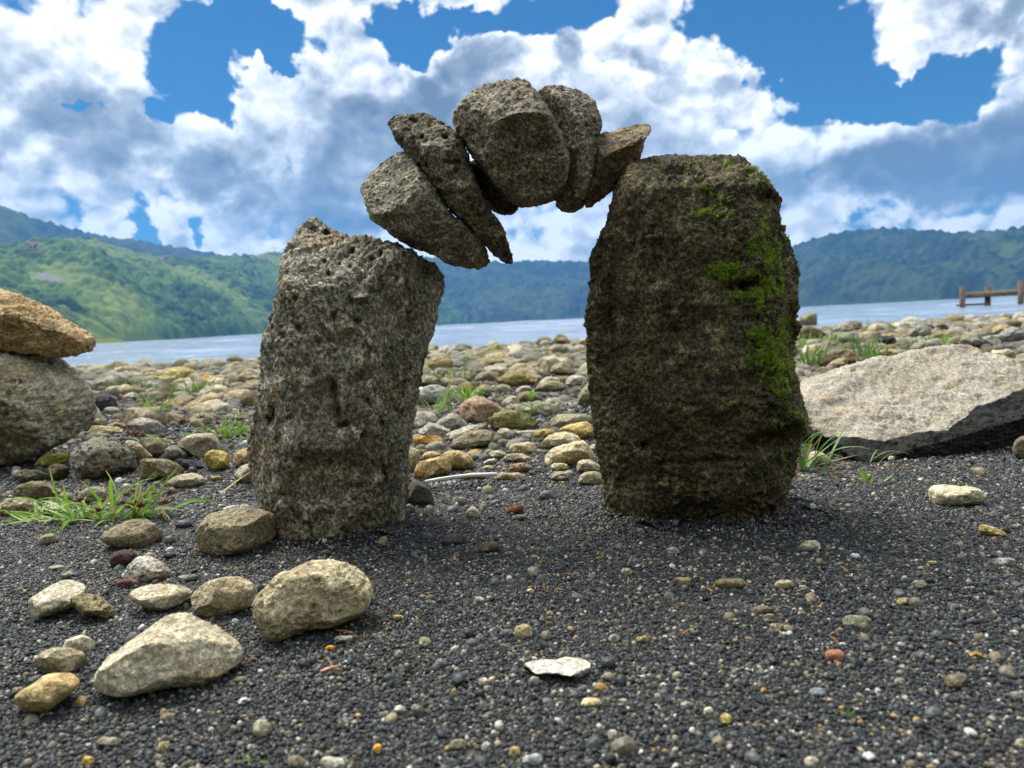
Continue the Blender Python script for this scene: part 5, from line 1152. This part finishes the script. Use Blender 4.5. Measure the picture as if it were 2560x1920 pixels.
PP, RR_, SS_, NN_ = [np.concatenate([p[k] for p in parts_]) for k in range(4)]
PP = heap(PP)
scatter('black_gravel', PP, RR_, SS_, NN_, 0.75, 2, 9, m_grain, flat=0.75)

# ================================================================== GRASS, SEEDLING, SMALL THINGS
def leaf_mat(name, c0, c1, tipc):
    m, t, bs = new_mat(name)
    a = t.new('ShaderNodeAttribute', attribute_name='along').outputs['Fac']; g = t.new('ShaderNodeNewGeometry')
    n = t.noise(g.outputs['Position'], 60, 3, 0.6)
    c = t.mix(n, c0, c1); c = t.mix(t.smooth(a, 0.72, 1.0), c, tipc)
    t.l.new(c, bs.inputs['Base Color']); bs.inputs['Roughness'].default_value = 0.45; bs.inputs['Specular IOR Level'].default_value = 0.35
    tr = t.new('ShaderNodeBsdfTranslucent'); t.l.new(c, tr.inputs['Color'])
    mx = t.new('ShaderNodeMixShader'); mx.inputs[0].default_value = 0.35
    out = [q for q in t.n if q.type == 'OUTPUT_MATERIAL'][0]
    t.l.new(bs.outputs[0], mx.inputs[1]); t.l.new(tr.outputs[0], mx.inputs[2]); t.l.new(mx.outputs[0], out.inputs[0])
    return m
m_grass = leaf_mat('fresh_grass', (0.12, 0.28, 0.02), (0.28, 0.48, 0.06), (0.34, 0.36, 0.09))
m_grass2 = leaf_mat('dull_grass', (0.09, 0.20, 0.03), (0.17, 0.31, 0.06), (0.28, 0.29, 0.10))
m_dry = leaf_mat('dry_blade', (0.36, 0.22, 0.10), (0.46, 0.30, 0.15), (0.30, 0.18, 0.09))
m_seed, t, bs = new_mat('brown_seed_head'); bs.inputs['Base Color'].default_value = (0.13, 0.065, 0.03, 1); bs.inputs['Roughness'].default_value = .8
def blade_geo(base, az_, el_, L, Wd, droop, seg=8, twist=0.0, curl=0.0):
    """a folded ribbon that leaves the ground at el_ and bends over"""
    p = np.array(base, float); V = []; al = []
    a, e = az_, el_
    for k in range(seg + 1):
        tt = k / seg
        d = np.array([math.cos(a) * math.cos(e), math.sin(a) * math.cos(e), math.sin(e)])
        side = np.cross(d, [0, 0, 1]); side /= np.linalg.norm(side) + 1e-9; nrm = np.cross(side, d)
        w_ = Wd * (0.75 + 0.5 * tt) * (1 - tt ** 2.2) + 0.00012
        sd_ = side * math.cos(twist * tt) + nrm * math.sin(twist * tt)
        V += [p - sd_ * w_ + nrm * w_ * .35, p - nrm * w_ * .15, p + sd_ * w_ + nrm * w_ * .35]; al += [tt] * 3
        p = p + d * L / seg; e -= droop / seg * (0.5 + tt); a += curl / seg
    F = [(3 * k + i, 3 * k + i + 1, 3 * k + i + 4, 3 * k + i + 3) for k in range(seg) for i in (0, 1)]
    return np.array(V), np.array(F), np.array(al)
def blade_obj(name, parent, geos, mat, label=None, kind=None):
    V = []; F = []; A_ = []; o = 0
    for v, f, a in geos: V.append(v); F.append(f + o); A_.append(a); o += len(v)
    me = mesh_np(name, np.concatenate(V), np.concatenate(F), [mat]); attr(me, 'along', np.concatenate(A_))
    ob = link(bpy.data.objects.new(name, me), parent)
    return tag(ob, label, kind=kind)
def empty(name, loc, label, cat, group=None):
    o = bpy.data.objects.new(name, None); o.empty_display_size = 0.01; link(o); o.location = loc
    return tag(o, label, cat, group)
def seed_head(parent, p, r, rg_):
    V = []; F = []; n_ = 46
    for k in range(n_):
        d = rg_.normal(0, 1, 3); d[2] = abs(d[2]) * .8; d /= np.linalg.norm(d); s = np.cross(d, rg_.normal(0, 1, 3)); s /= np.linalg.norm(s); s2 = np.cross(d, s)
        L = r * rg_.uniform(.6, 1.2); w_ = r * .13; o = len(V)
        c = np.array(p) + d * L * .25
        V += [c + s * w_, c - s * w_ * .5 + s2 * w_, c - s * w_ * .5 - s2 * w_, np.array(p) + d * L, np.array(p)]
        F += [(o, o + 1, o + 3), (o + 1, o + 2, o + 3), (o + 2, o, o + 3), (o + 1, o, o + 4), (o + 2, o + 1, o + 4), (o, o + 2, o + 4)]
    me = mesh_np('seed_head', V, F, [m_seed], smooth=False)
    return link(bpy.data.objects.new('seed_head', me), parent)
def tuft(px, py, n, Lr, Wr, spread, label, seed, elr=(35, 85), droop=(0.3, 1.4), mat=None, single=False, heads=(), cat='grass', group=None, dz=0.0, azc=None, azw=3.2):
    g = on_ground(px, py); z = float(zg(g[0], g[1])[0]); g = on_ground(px, py, z); root = empty('grass_tuft', (g[0], g[1], z + dz), label, cat, group)
    rg_ = np.random.default_rng(seed); geos = []
    for k in range(n):
        b = np.array([rg_.normal(0, spread[0]), rg_.normal(0, spread[1]), -0.003])
        azz = (rg_.uniform(0, 6.283) if azc is None else rg_.normal(azc, azw))
        if b[0] ** 2 > (spread[0] * .6) ** 2 and azc is None: azz = (0 if b[0] > 0 else math.pi) + rg_.normal(0, .9)
        geos.append(blade_geo(b, azz, R(rg_.uniform(*elr)), rg_.uniform(*Lr), rg_.uniform(*Wr) * 1.35, rg_.uniform(*droop), seg=8 if single else 5, twist=rg_.normal(0, .8), curl=rg_.normal(0, .5)))
    mt = mat or m_grass
    if single:
        for iq, q in enumerate(geos): blade_obj('blade', root, [q], m_dry if (iq % 8 == 5 and n > 12) else mt)
    else: blade_obj('blades', root, geos, mt, kind='stuff')
    for (hx, hy, hz, r) in heads:
        st = blade_geo((hx * .55, hy * .55, 0), math.atan2(hy, hx), 0.9, math.hypot(math.hypot(hx, hy) * .45, hz), 0.0005, 0.2, 4)
        blade_obj('stalk', root, [st], m_grass2); seed_head(root, (hx, hy, hz), r, rg_)
    return root
GRP = 'grass tufts growing between the stones'
tuft(262, 1300, 95, (0.030, 0.100), (0.0011, 0.0022), (0.042, 0.014), 'bright green sprawling sedge clump with dark brown seed heads, near left of the pillar', 1, elr=(12, 75), droop=(0.4, 1.9), single=True,
     heads=[(-.072,-.004,.014,.011), (-.040,.012,.026,.009), (-.004,-.006,.014,.010), (.028,.010,.030,.007), (.042,-.006,.018,.012), (.060,.010,.030,.009), (.088,.010,.030,.010), (.086,-.006,.020,.011), (.056,-.008,.018,.009), (.022,.004,.020,.009), (-.030,-.012,-.001,.009)], group=GRP)
# long blades reaching out to the left of the same clump
tuft(118, 1303, 10, (0.050, 0.075), (0.0010, 0.0015), (0.006, 0.004), 'few long arching sedge blades reaching to the left edge of the view', 3, elr=(8, 40), droop=(0.2, 0.9), single=True, group=GRP, azc=math.pi, azw=.35)
tuft(571, 1094, 36, (0.04, 0.10), (0.0016, 0.0030), (0.022, 0.015), 'bright green sedge clump against the back left side of the left pillar', 5, single=True, elr=(25, 85), droop=(0.4, 1.6), heads=[(-.02,-.01,.035,.012), (.03,0,.04,.012), (-.06,0,.05,.012)], group=GRP)
tuft(434, 1112, 26, (0.03, 0.09), (0.0015, 0.0026), (0.040, 0.012), 'low green sedge with brown seed heads among the stones left of the pillar', 7, single=True, elr=(10, 60), droop=(0.4, 1.4), heads=[(.03,-.01,.05,.016), (-.02,-.01,.02,.012), (-.09,0,.03,.016), (-.07,0,.025,.012)], group=GRP)
tuft(388, 1052, 12, (0.06, 0.13), (0.0016, 0.0024), (0.012, 0.01), 'thin upright grass tuft behind the low sedge', 9, mat=m_grass, single=True, elr=(50, 85), droop=(0.2, .8), group=GRP)
tuft(414, 1048, 8, (0.05, 0.12), (0.0015, 0.0022), (0.010, 0.01), 'thin bluish green grass tuft right of another thin tuft, among stones', 10, mat=m_grass2, single=True, elr=(55, 85), droop=(0.2, .6), group=GRP)
tuft(1999, 1176, 26, (0.05, 0.125), (0.0010, 0.0019), (0.014, 0.010), 'long arching green grass tuft at the outer foot of the mossy pillar', 11, single=True, elr=(40, 88), droop=(0.3, 1.9), mat=m_grass2, group=GRP)
tuft(2020, 1168, 6, (0.05, 0.08), (0.0009, 0.0014), (0.008, 0.006), 'withered orange-brown grass blades lying beside the mossy pillar', 12, single=True, elr=(3, 14), droop=(0, .2), mat=m_dry, group=GRP, azc=-.3, azw=.5)
tuft(2172, 1208, 9, (0.018, 0.032), (0.0008, 0.0013), (0.003, 0.003), 'small light green grass sprout alone on the sand in front of the slab', 13, single=True, elr=(25, 85), droop=(0, .5), group=GRP)
tuft(2185, 1158, 3, (0.045, 0.06), (0.0008, 0.0011), (0.004, 0.003), 'single thin green blade arching over the sand by the slab', 14, single=True, elr=(40, 55), droop=(1.6, 2.0), mat=m_grass2, group=GRP, azc=0.1, azw=.3)
tuft(1081, 1036, 16, (0.05, 0.12), (0.0014, 0.0022), (0.026, 0.012), 'pale green thin grass tuft in front of the grey block-shaped stone', 15, single=True, elr=(50, 86), droop=(0.1, .9), group=GRP)
FAR = [(490,992,40,.10,.05,'wide dark green grass patch on the far beach left of the pillar'), (335,980,24,.09,.07,'flat green patch of grass behind the black stone'), (306,984,12,.10,.02,'small green tuft beside the olive stone, far left beach'),
       (1169,1000,14,.07,.02,'little bright green tuft left of the pyramid-shaped stone'), (1125,955,22,.09,.05,'soft green tuft in the far left part of the gap'), (1160,905,26,.10,.10,'green patch far out in the gap, left'), (1250,912,26,.10,.12,'green patch far out in the middle of the gap'),
       (1370,900,18,.10,.05,'dark green tuft far out in the right of the gap'), (2019,911,20,.12,.03,'green tuft close to the outer side of the mossy pillar'), (2164,900,22,.16,.03,'tall dark green tuft behind the left part of the slab'), (2197,920,14,.12,.015,'light green tuft touching the slab edge'),
       (2019,868,34,.13,.10,'broad green patch near the sloping rock at the water'), (2098,856,34,.13,.10,'green patch between the sloping rock and the black stone'), (2352,868,46,.10,.10,'bright yellow-green weeds behind the middle of the slab'), (2127,942,18,.05,.03,'yellow-green weed on the olive stone by the slab'),
       (2150,820,16,.16,.10,'greyish green tuft at the water right of the pillar'), (2216,835,16,.12,.06,'small green tuft behind the black stone'), (225,905,10,.14,.04,'thin grass at the far left waterline'), (420,960,14,.09,.05,'faint green tuft in the stones, far left beach'), (560,945,12,.10,.05,'faint green tuft next to the left pillar, far beach')]
for k, (px, py, n, L, spd, lab) in enumerate(FAR):
    tuft(px, py, n * 2, (L * .35, L), (0.002, 0.0035), (spd, .03), lab, 30 + k, elr=(40, 88), droop=(.1, .9), mat=m_grass if k in (3, 13, 14, 6, 11) else m_grass2, group=GRP)
for k, (px, py, lab) in enumerate([(630, 1905, 'tiny green sprout at the near left edge'), (2128, 1788, 'tiny bright green shoot on the near right sand'), (931, 1497, 'tiny green shoot touching the large dimpled stone')]):
    tuft(px, py, 5, (0.005, 0.010), (0.0005, 0.0009), (0.001, 0.001), lab, 60 + k, single=True, elr=(20, 80), cat='sprout')

# seedling in the gap
g = on_ground(1333, 1072); sd0 = empty('seedling', (g[0], g[1], 0.0), 'small leafy green seedling with a reddish stem in the gap between the pillars', 'plant')
k_ = g[1] / FPX
m_stem, t, bs = new_mat('reddish_stem'); bs.inputs['Base Color'].default_value = (0.26, 0.09, 0.06, 1)
m_leaf = leaf_mat('seedling_leaf', (0.08, 0.26, 0.03), (0.16, 0.38, 0.05), (0.18, 0.36, 0.06))
def tube(path, r0, r1, nseg=7):
    V = []; F = []; path = np.array(path, float)
    for i, p in enumerate(path):
        d = path[min(i + 1, len(path) - 1)] - path[max(i - 1, 0)]; d /= np.linalg.norm(d)
        a = np.cross(d, [0.3, 1, 0.2]); a /= np.linalg.norm(a); b = np.cross(d, a); r = r0 + (r1 - r0) * i / (len(path) - 1)
        for j in range(nseg): V.append(p + r * (math.cos(6.2832 * j / nseg) * a + math.sin(6.2832 * j / nseg) * b))
    for i in range(len(path) - 1):
        for j in range(nseg): F.append((i * nseg + j, i * nseg + (j + 1) % nseg, (i + 1) * nseg + (j + 1) % nseg, (i + 1) * nseg + j))
    n_ = len(V); V.append(path[0]); V.append(path[-1])
    for j in range(nseg):
        F.append((n_, (j + 1) % nseg, j, n_)); F.append((n_ + 1, (len(path) - 1) * nseg + j, (len(path) - 1) * nseg + (j + 1) % nseg, n_ + 1))
    return np.array(V), np.array([f for f in F if len(set(f)) == 4]), [f[:3] for f in F if len(set(f)) == 3]
def tube_obj(name, parent, path, r0, r1, mat, nseg=7):
    V, Q, T_ = tube(path, r0, r1, nseg)
    me = bpy.data.meshes.new(name); me.from_pydata([tuple(v) for v in V], [], [tuple(int(i) for i in q) for q in Q] + [tuple(int(i) for i in q) for q in T_]); me.materials.append(mat)
    me.polygons.foreach_set('use_smooth', [True] * len(me.polygons)); me.update()
    return link(bpy.data.objects.new(name, me), parent)
tube_obj('stem', sd0, [(0.003, 0, 0), (-.003, 0, .02 * 1), (-.001, 0, .04), (0, 0, .058), (0.001, 0, .070)], .0016, .0009, m_stem)
def leaf(parent, base, azz, ell, L, Wd, mat):
    v, f, a = blade_geo(base, azz, ell, L, Wd, .7, 7); 
    tt = a; c = np.repeat(v[1::3], 3, 0); sh = (np.sin(np.clip(tt * 1.02, 0, 1) * math.pi) ** .8 * 1.5 + .08)[:, None] / np.maximum((0.75 + .5 * tt) * (1 - tt ** 2.2) + .05, .12)[:, None]
    v = c + (v - c) * np.clip(sh, 0, 2.6)
    return blade_obj('leaf', parent, [(v, f, a)], mat)
for (bz, azz, ell, L, Wd) in ((.070, 1.2, 1.1, .020, .0036), (.070, -1.2, .9, .018, .0036), (.066, 2.7, .8, .020, .0038), (.066, 0.3, .9, .019, .0036), (.045, 0.1, .45, .034, .0045), (.045, 3.0, .5, .034, .0045), (.030, 3.3, .2, .024, .004), (.014, 3.2, .3, .020, .004), (.050, -1.4, .4, .026, .004)):
    leaf(sd0, (0, 0, bz), azz, ell, L, Wd, m_leaf)

# white shaft with frayed threads (an old quill) lying on the sand
m_white, t, bs = new_mat('bleached_quill')
gg = t.new('ShaderNodeNewGeometry'); cc = t.ramp(t.noise(gg.outputs['Position'], 60, 3, .6), [(.35, (0.62, 0.66, 0.66)), (.6, (0.80, 0.80, 0.74)), (.75, (0.66, 0.60, 0.36))]); t.l.new(cc, bs.inputs['Base Color']); bs.inputs['Roughness'].default_value = .35
a = on_ground(1064, 1221); b = on_ground(1243, 1203); zz = .006
a[2] = b[2] = 0
qd = empty('quill', (a[0], a[1], zz), 'white bare feather shaft with frayed threads, lying on the sand between the pillars', 'feather')
v = b - a; Lq = np.linalg.norm(v)
tube_obj('shaft', qd, [v * q + np.array([0, 0, .004 + .003 * math.sin(q * 3)]) for q in (0, .2, .4, .6, .8, .94, 1.0)], .0026, .0032, m_white, 9)
rg_ = np.random.default_rng(4)
for k in range(16):
    q = rg_.uniform(0.02, .33); s0 = v * q + np.array([0, 0, .003]); L = rg_.uniform(.008, .022)
    e_ = s0 + np.array([rg_.normal(.003, .005), -L * .75, -.004])
    tube_obj('thread', qd, [s0, (s0 + e_) / 2 + np.array([rg_.normal(0, .002), 0, .001]), e_], .0005, .00025, m_white, 4)

# dry brown blade beside the left pillar
a = on_ground(553, 1240); b = on_ground(648, 1203)
db = empty('dry_leaf', (a[0], a[1], .004), 'long brown dry grass leaf leaning on the left side of the left pillar', 'leaf')
v = b - a; L = np.linalg.norm(v)
blade_obj('blade', db, [blade_geo((0, 0, 0), math.atan2(v[1], v[0]), .22, L * 1.05, .0028, .1, 8, twist=.5)], m_dry)

# winged insect on the sand
m_bug, t, bs = new_mat('tan_insect_body'); bs.inputs['Base Color'].default_value = (0.42, 0.20, 0.09, 1); bs.inputs['Roughness'].default_value = .4
m_wing, t, bs = new_mat('pale_wing'); bs.inputs['Base Color'].default_value = (0.55, 0.45, 0.36, 1); bs.inputs['Roughness'].default_value = .3; bs.inputs['Alpha'].default_value = .75
a = on_ground(828, 1688); ins = empty('insect', (a[0], a[1], .003), 'small tan winged insect sitting on the sand below the large dimpled stone', 'insect'); ins.rotation_euler = (0, 0, .45)
def ellip(name, parent, c, r, mat, n=8):
    V, F = grid(n, n, n); me = mesh_np(name, V * np.array(r) + np.array(c), F, [mat]); return link(bpy.data.objects.new(name, me), parent)
ellip('abdomen', ins, (-.0035, 0, .0016), (.0042, .0013, .0012), m_bug); ellip('thorax', ins, (.0016, 0, .0020), (.0018, .0014, .0014), m_bug); ellip('head', ins, (.0040, 0, .0021), (.0011, .0012, .0010), m_bug)
for s_, up in ((1, 1.1), (-1, .15)):
    v_, f_, al = blade_geo((.001, .0006 * s_, .003), math.pi - s_ * .5, up, .0095, .0016, .1, 6); blade_obj('wing', ins, [(v_, f_, al)], m_wing)
for s_ in (1, -1):
    for x_ in (-.001, .0012, .003): tube_obj('leg', ins, [(x_, .001 * s_, .0018), (x_ + .0006, .0028 * s_, .0024), (x_ + .001, .0045 * s_, -.0006)], .00018, .00012, m_bug, 4)
    tube_obj('antenna', ins, [(.0048, .0004 * s_, .0024), (.0065, .0016 * s_, .0034), (.0085, .0024 * s_, .0034)], .00012, .00008, m_bug, 4)

# bits of straw, bark and dry leaf on the sand
m_litter = grain_mat('leaf_litter', [(0, (0.30, 0.13, 0.05)), (0.4, (0.42, 0.24, 0.10)), (0.7, (0.22, 0.10, 0.05)), (1.0, (0.50, 0.38, 0.20))], 0.8, 0.2)
g_ = np.random.default_rng(77); lp = []
for (px, py, sx, sy, n_) in ((1780, 1310, 110, 26, 60), (690, 1340, 150, 30, 30), (880, 1560, 90, 50, 22), (420, 1240, 160, 30, 26), (2020, 1190, 90, 16, 24), (1280, 1400, 330, 90, 50), (300, 1420, 240, 60, 24), (1900, 1500, 400, 140, 46), (2300, 1170, 160, 14, 30), (700, 1640, 300, 80, 14)):
    for _ in range(n_):
        q = on_ground(px + g_.normal(0, sx * .6), py + g_.normal(0, sy * .6)); lp.append((q[0], q[1], float(zg(q[0], q[1])[0]) + .0022))
lp = np.array(lp); n_ = len(lp)
scatter('leaf_litter', lp, np.stack([g_.normal(0, .2, n_), g_.normal(0, .3, n_), g_.uniform(0, 6.28, n_)], 1), np.stack([g_.uniform(.002, .0062, n_), g_.uniform(.0005, .0011, n_), np.full(n_, .0007)], 1), g_.random(n_), .6, 2, 4, m_litter, flat=.7)

# ================================================================== JETTY
m_timber, t, bs = new_mat('weathered_timber'); tc_ = t.new('ShaderNodeTexCoord')
cc = t.ramp(t.noise(t.vmath('MULTIPLY', tc_.outputs['Object'], (6, 6, 1.2)), 4, 5, .65), [(.3, (0.07, 0.048, 0.035)), (.55, (0.14, 0.095, 0.068)), (.75, (0.24, 0.17, 0.12))]); t.l.new(cc, bs.inputs['Base Color']); bs.inputs['Roughness'].default_value = .85
m_plank, t, bs = new_mat('pale_deck_timber'); tc_ = t.new('ShaderNodeTexCoord')
cc = t.ramp(t.noise(t.vmath('MULTIPLY', tc_.outputs['Object'], (6, 1, 1)), 5, 5, .65), [(.3, (0.26, 0.19, 0.12)), (.7, (0.44, 0.34, 0.22))]); t.l.new(cc, bs.inputs['Base Color']); bs.inputs['Roughness'].default_value = .85
def bar(name, parent, a, b, mat, bev=.006):
    a = np.array(a); b = np.array(b); c = (a + b) / 2; h = np.abs(b - a) / 2
    V, F = grid(4, 4, 4); W = np.sign(V) * np.minimum(np.abs(V) / np.abs(V).max(1, keepdims=True), 1)
    P = W * h; P = np.clip(P, -h, h)
    P = P - np.sign(P) * (np.abs(W) > .99) * 0
    P += fbm((P + c) * 3, 5, 2)[:, None] * np.minimum(h * .05, .01)
    me = mesh_np(name, P + c, F, [mat], smooth=False); return link(bpy.data.objects.new(name, me), parent)
def at_depth(px, py, Y): return on_plane_y(px, py, Y)
Dj = 26.5                                          # metres to the jetty's near posts
_r = ray(2406, 760); _hd = math.hypot(_r[0], _r[1]); aj = math.atan2(_r[0], _r[1])
jet = empty('jetty', (_r[0] / _hd * Dj, _r[1] / _hd * Dj, WATER_Z), 'weathered brown wooden jetty standing in the lake at the right', 'jetty'); jet.rotation_euler = (0, 0, -aj)
def zj(px, py, D_=Dj):
    q = ray(px, py); return CAM_H + q[2] / math.hypot(q[0], q[1]) * D_ - WATER_Z
def xj(px, D_=Dj):
    q = ray(px, 760); return math.tan(math.atan2(q[0], q[1]) - aj) * D_
x3 = xj(2552); x2 = xj(2469, Dj + .9); ztop1 = zj(2406, 716); zdeck = zj(2450, 738); zlow = zj(2440, 761)
for q in range(3):
    bar('post', jet, (q * x3 - .075, -.075, -1.6), (q * x3 + .075, .075, ztop1 + .06 * q), m_timber)
for q in range(3):
    bar('post', jet, (x2 + q * x3 - .08, .83, -1.6), (x2 + q * x3 + .08, .99, zj(2469, 717, Dj + .9)), m_timber)
for yy in (.13, .80):
    bar('beam', jet, (.0, yy - .035, zdeck - .05), (2 * x3 + .3, yy + .035, zdeck + .04), m_timber)
bar('cross_beam', jet, (-.16, .088, zlow - .03), (x2 + .05, .15, zlow + .03), m_timber)
for q in range(22):
    xx = .10 + q * (2 * x3) / 22
    bar('plank', jet, (xx, -.02 + .1, zdeck + .045), (xx + 2 * x3 / 22 - .012, .86, zdeck + .105), m_plank)

# ================================================================== FAR SHORE: houses and reeds
bpy.context.view_layer.update()
hills = [o for o in COL.objects if o.name.startswith('hill')]
def hill_hit(px, py):
    d = Vector(ray(px, py)).normalized(); best = None
    for h in hills:
        ok, loc, nr, _ = h.ray_cast(Vector(CAMP), d)
        if ok and (best is None or loc.length < best.length): best = loc.copy()
    return best
m_wall, t, bs = new_mat('pale_plaster'); bs.inputs['Base Color'].default_value = (0.38, 0.34, 0.28, 1)
m_wallp, t, bs = new_mat('pink_plaster'); bs.inputs['Base Color'].default_value = (0.26, 0.17, 0.14, 1)
m_roof, t, bs = new_mat('tiled_roof'); bs.inputs['Roughness'].default_value = .95; bs.inputs['Specular IOR Level'].default_value = .1; bs.inputs['Base Color'].default_value = (0.15, 0.10, 0.075, 1)
m_win, t, bs = new_mat('dark_window'); bs.inputs['Base Color'].default_value = (0.03, 0.04, 0.05, 1); bs.inputs['Roughness'].default_value = .15
def house(px, py, w_, h_, wall, label):
    p = hill_hit(px, py)
    if p is None: return
    r = empty('house', (p.x, p.y, p.z - 2), label, 'house'); r.rotation_euler = (0, 0, -math.atan2(p.x, p.y))
    link(bpy.data.objects.new('wall', box_mesh('wall', (-w_ / 2, -4, -4), (w_ / 2, 4, h_ + 2), wall)), r)
    V = [(-w_ / 2 - .6, -4.6, h_ + 2), (w_ / 2 + .6, -4.6, h_ + 2), (w_ / 2 + .6, 4.6, h_ + 2), (-w_ / 2 - .6, 4.6, h_ + 2), (-w_ / 2 - .6, 0, h_ + 4.4), (w_ / 2 + .6, 0, h_ + 4.4)]
    me = bpy.data.meshes.new('roof'); me.from_pydata(V, [], [(0, 1, 5, 4), (2, 3, 4, 5), (0, 4, 3), (1, 2, 5), (0, 3, 2, 1)]); me.materials.append(m_roof); me.update()
    link(bpy.data.objects.new('roof', me), r)
    n_ = max(2, int(w_ / 3.5))
    for k in range(n_):
        xx = -w_ / 2 + (k + .5) * w_ / n_
        link(bpy.data.objects.new('window', box_mesh('window', (xx - .6, -4.06, h_ - 1.2), (xx + .6, -3.9, h_ + .5), m_win)), r)
house(82, 620, 6, 3, m_wallp, 'small pink house high on the green hillside at the left')
house(404, 650, 7, 2, m_wall, 'tiny pale house on the crest below the dark ridge at the left')
house(632, 646, 6, 2, m_wall, 'tiny pale house on the skyline just left of the left pillar')
g_ = np.random.default_rng(9); V = []; F = []
for k in range(2600):
    xx = g_.uniform(225, 305); d = g_.uniform(385, 415); rr_ = ray(xx, 856); rr_ = rr_ / math.hypot(rr_[0], rr_[1]); p = rr_ * d; hh_ = g_.uniform(1.0, 2.6) * (1 - max(0, (xx - 280) / 40)); w_ = .09
    o = len(V); sx = g_.normal(0, .3)
    V += [(p[0] - w_, p[1], WATER_Z - .4), (p[0] + w_, p[1], WATER_Z - .4), (p[0] + sx, p[1] + g_.normal(0, .2), hh_)]; F.append((o, o + 1, o + 2))
m_reed, t, bs = new_mat('yellow_reed'); bs.inputs['Base Color'].default_value = (0.42, 0.44, 0.05, 1)
tag(link(bpy.data.objects.new('reeds', mesh_np('reeds', V, F, [m_reed], smooth=False))), kind='stuff')
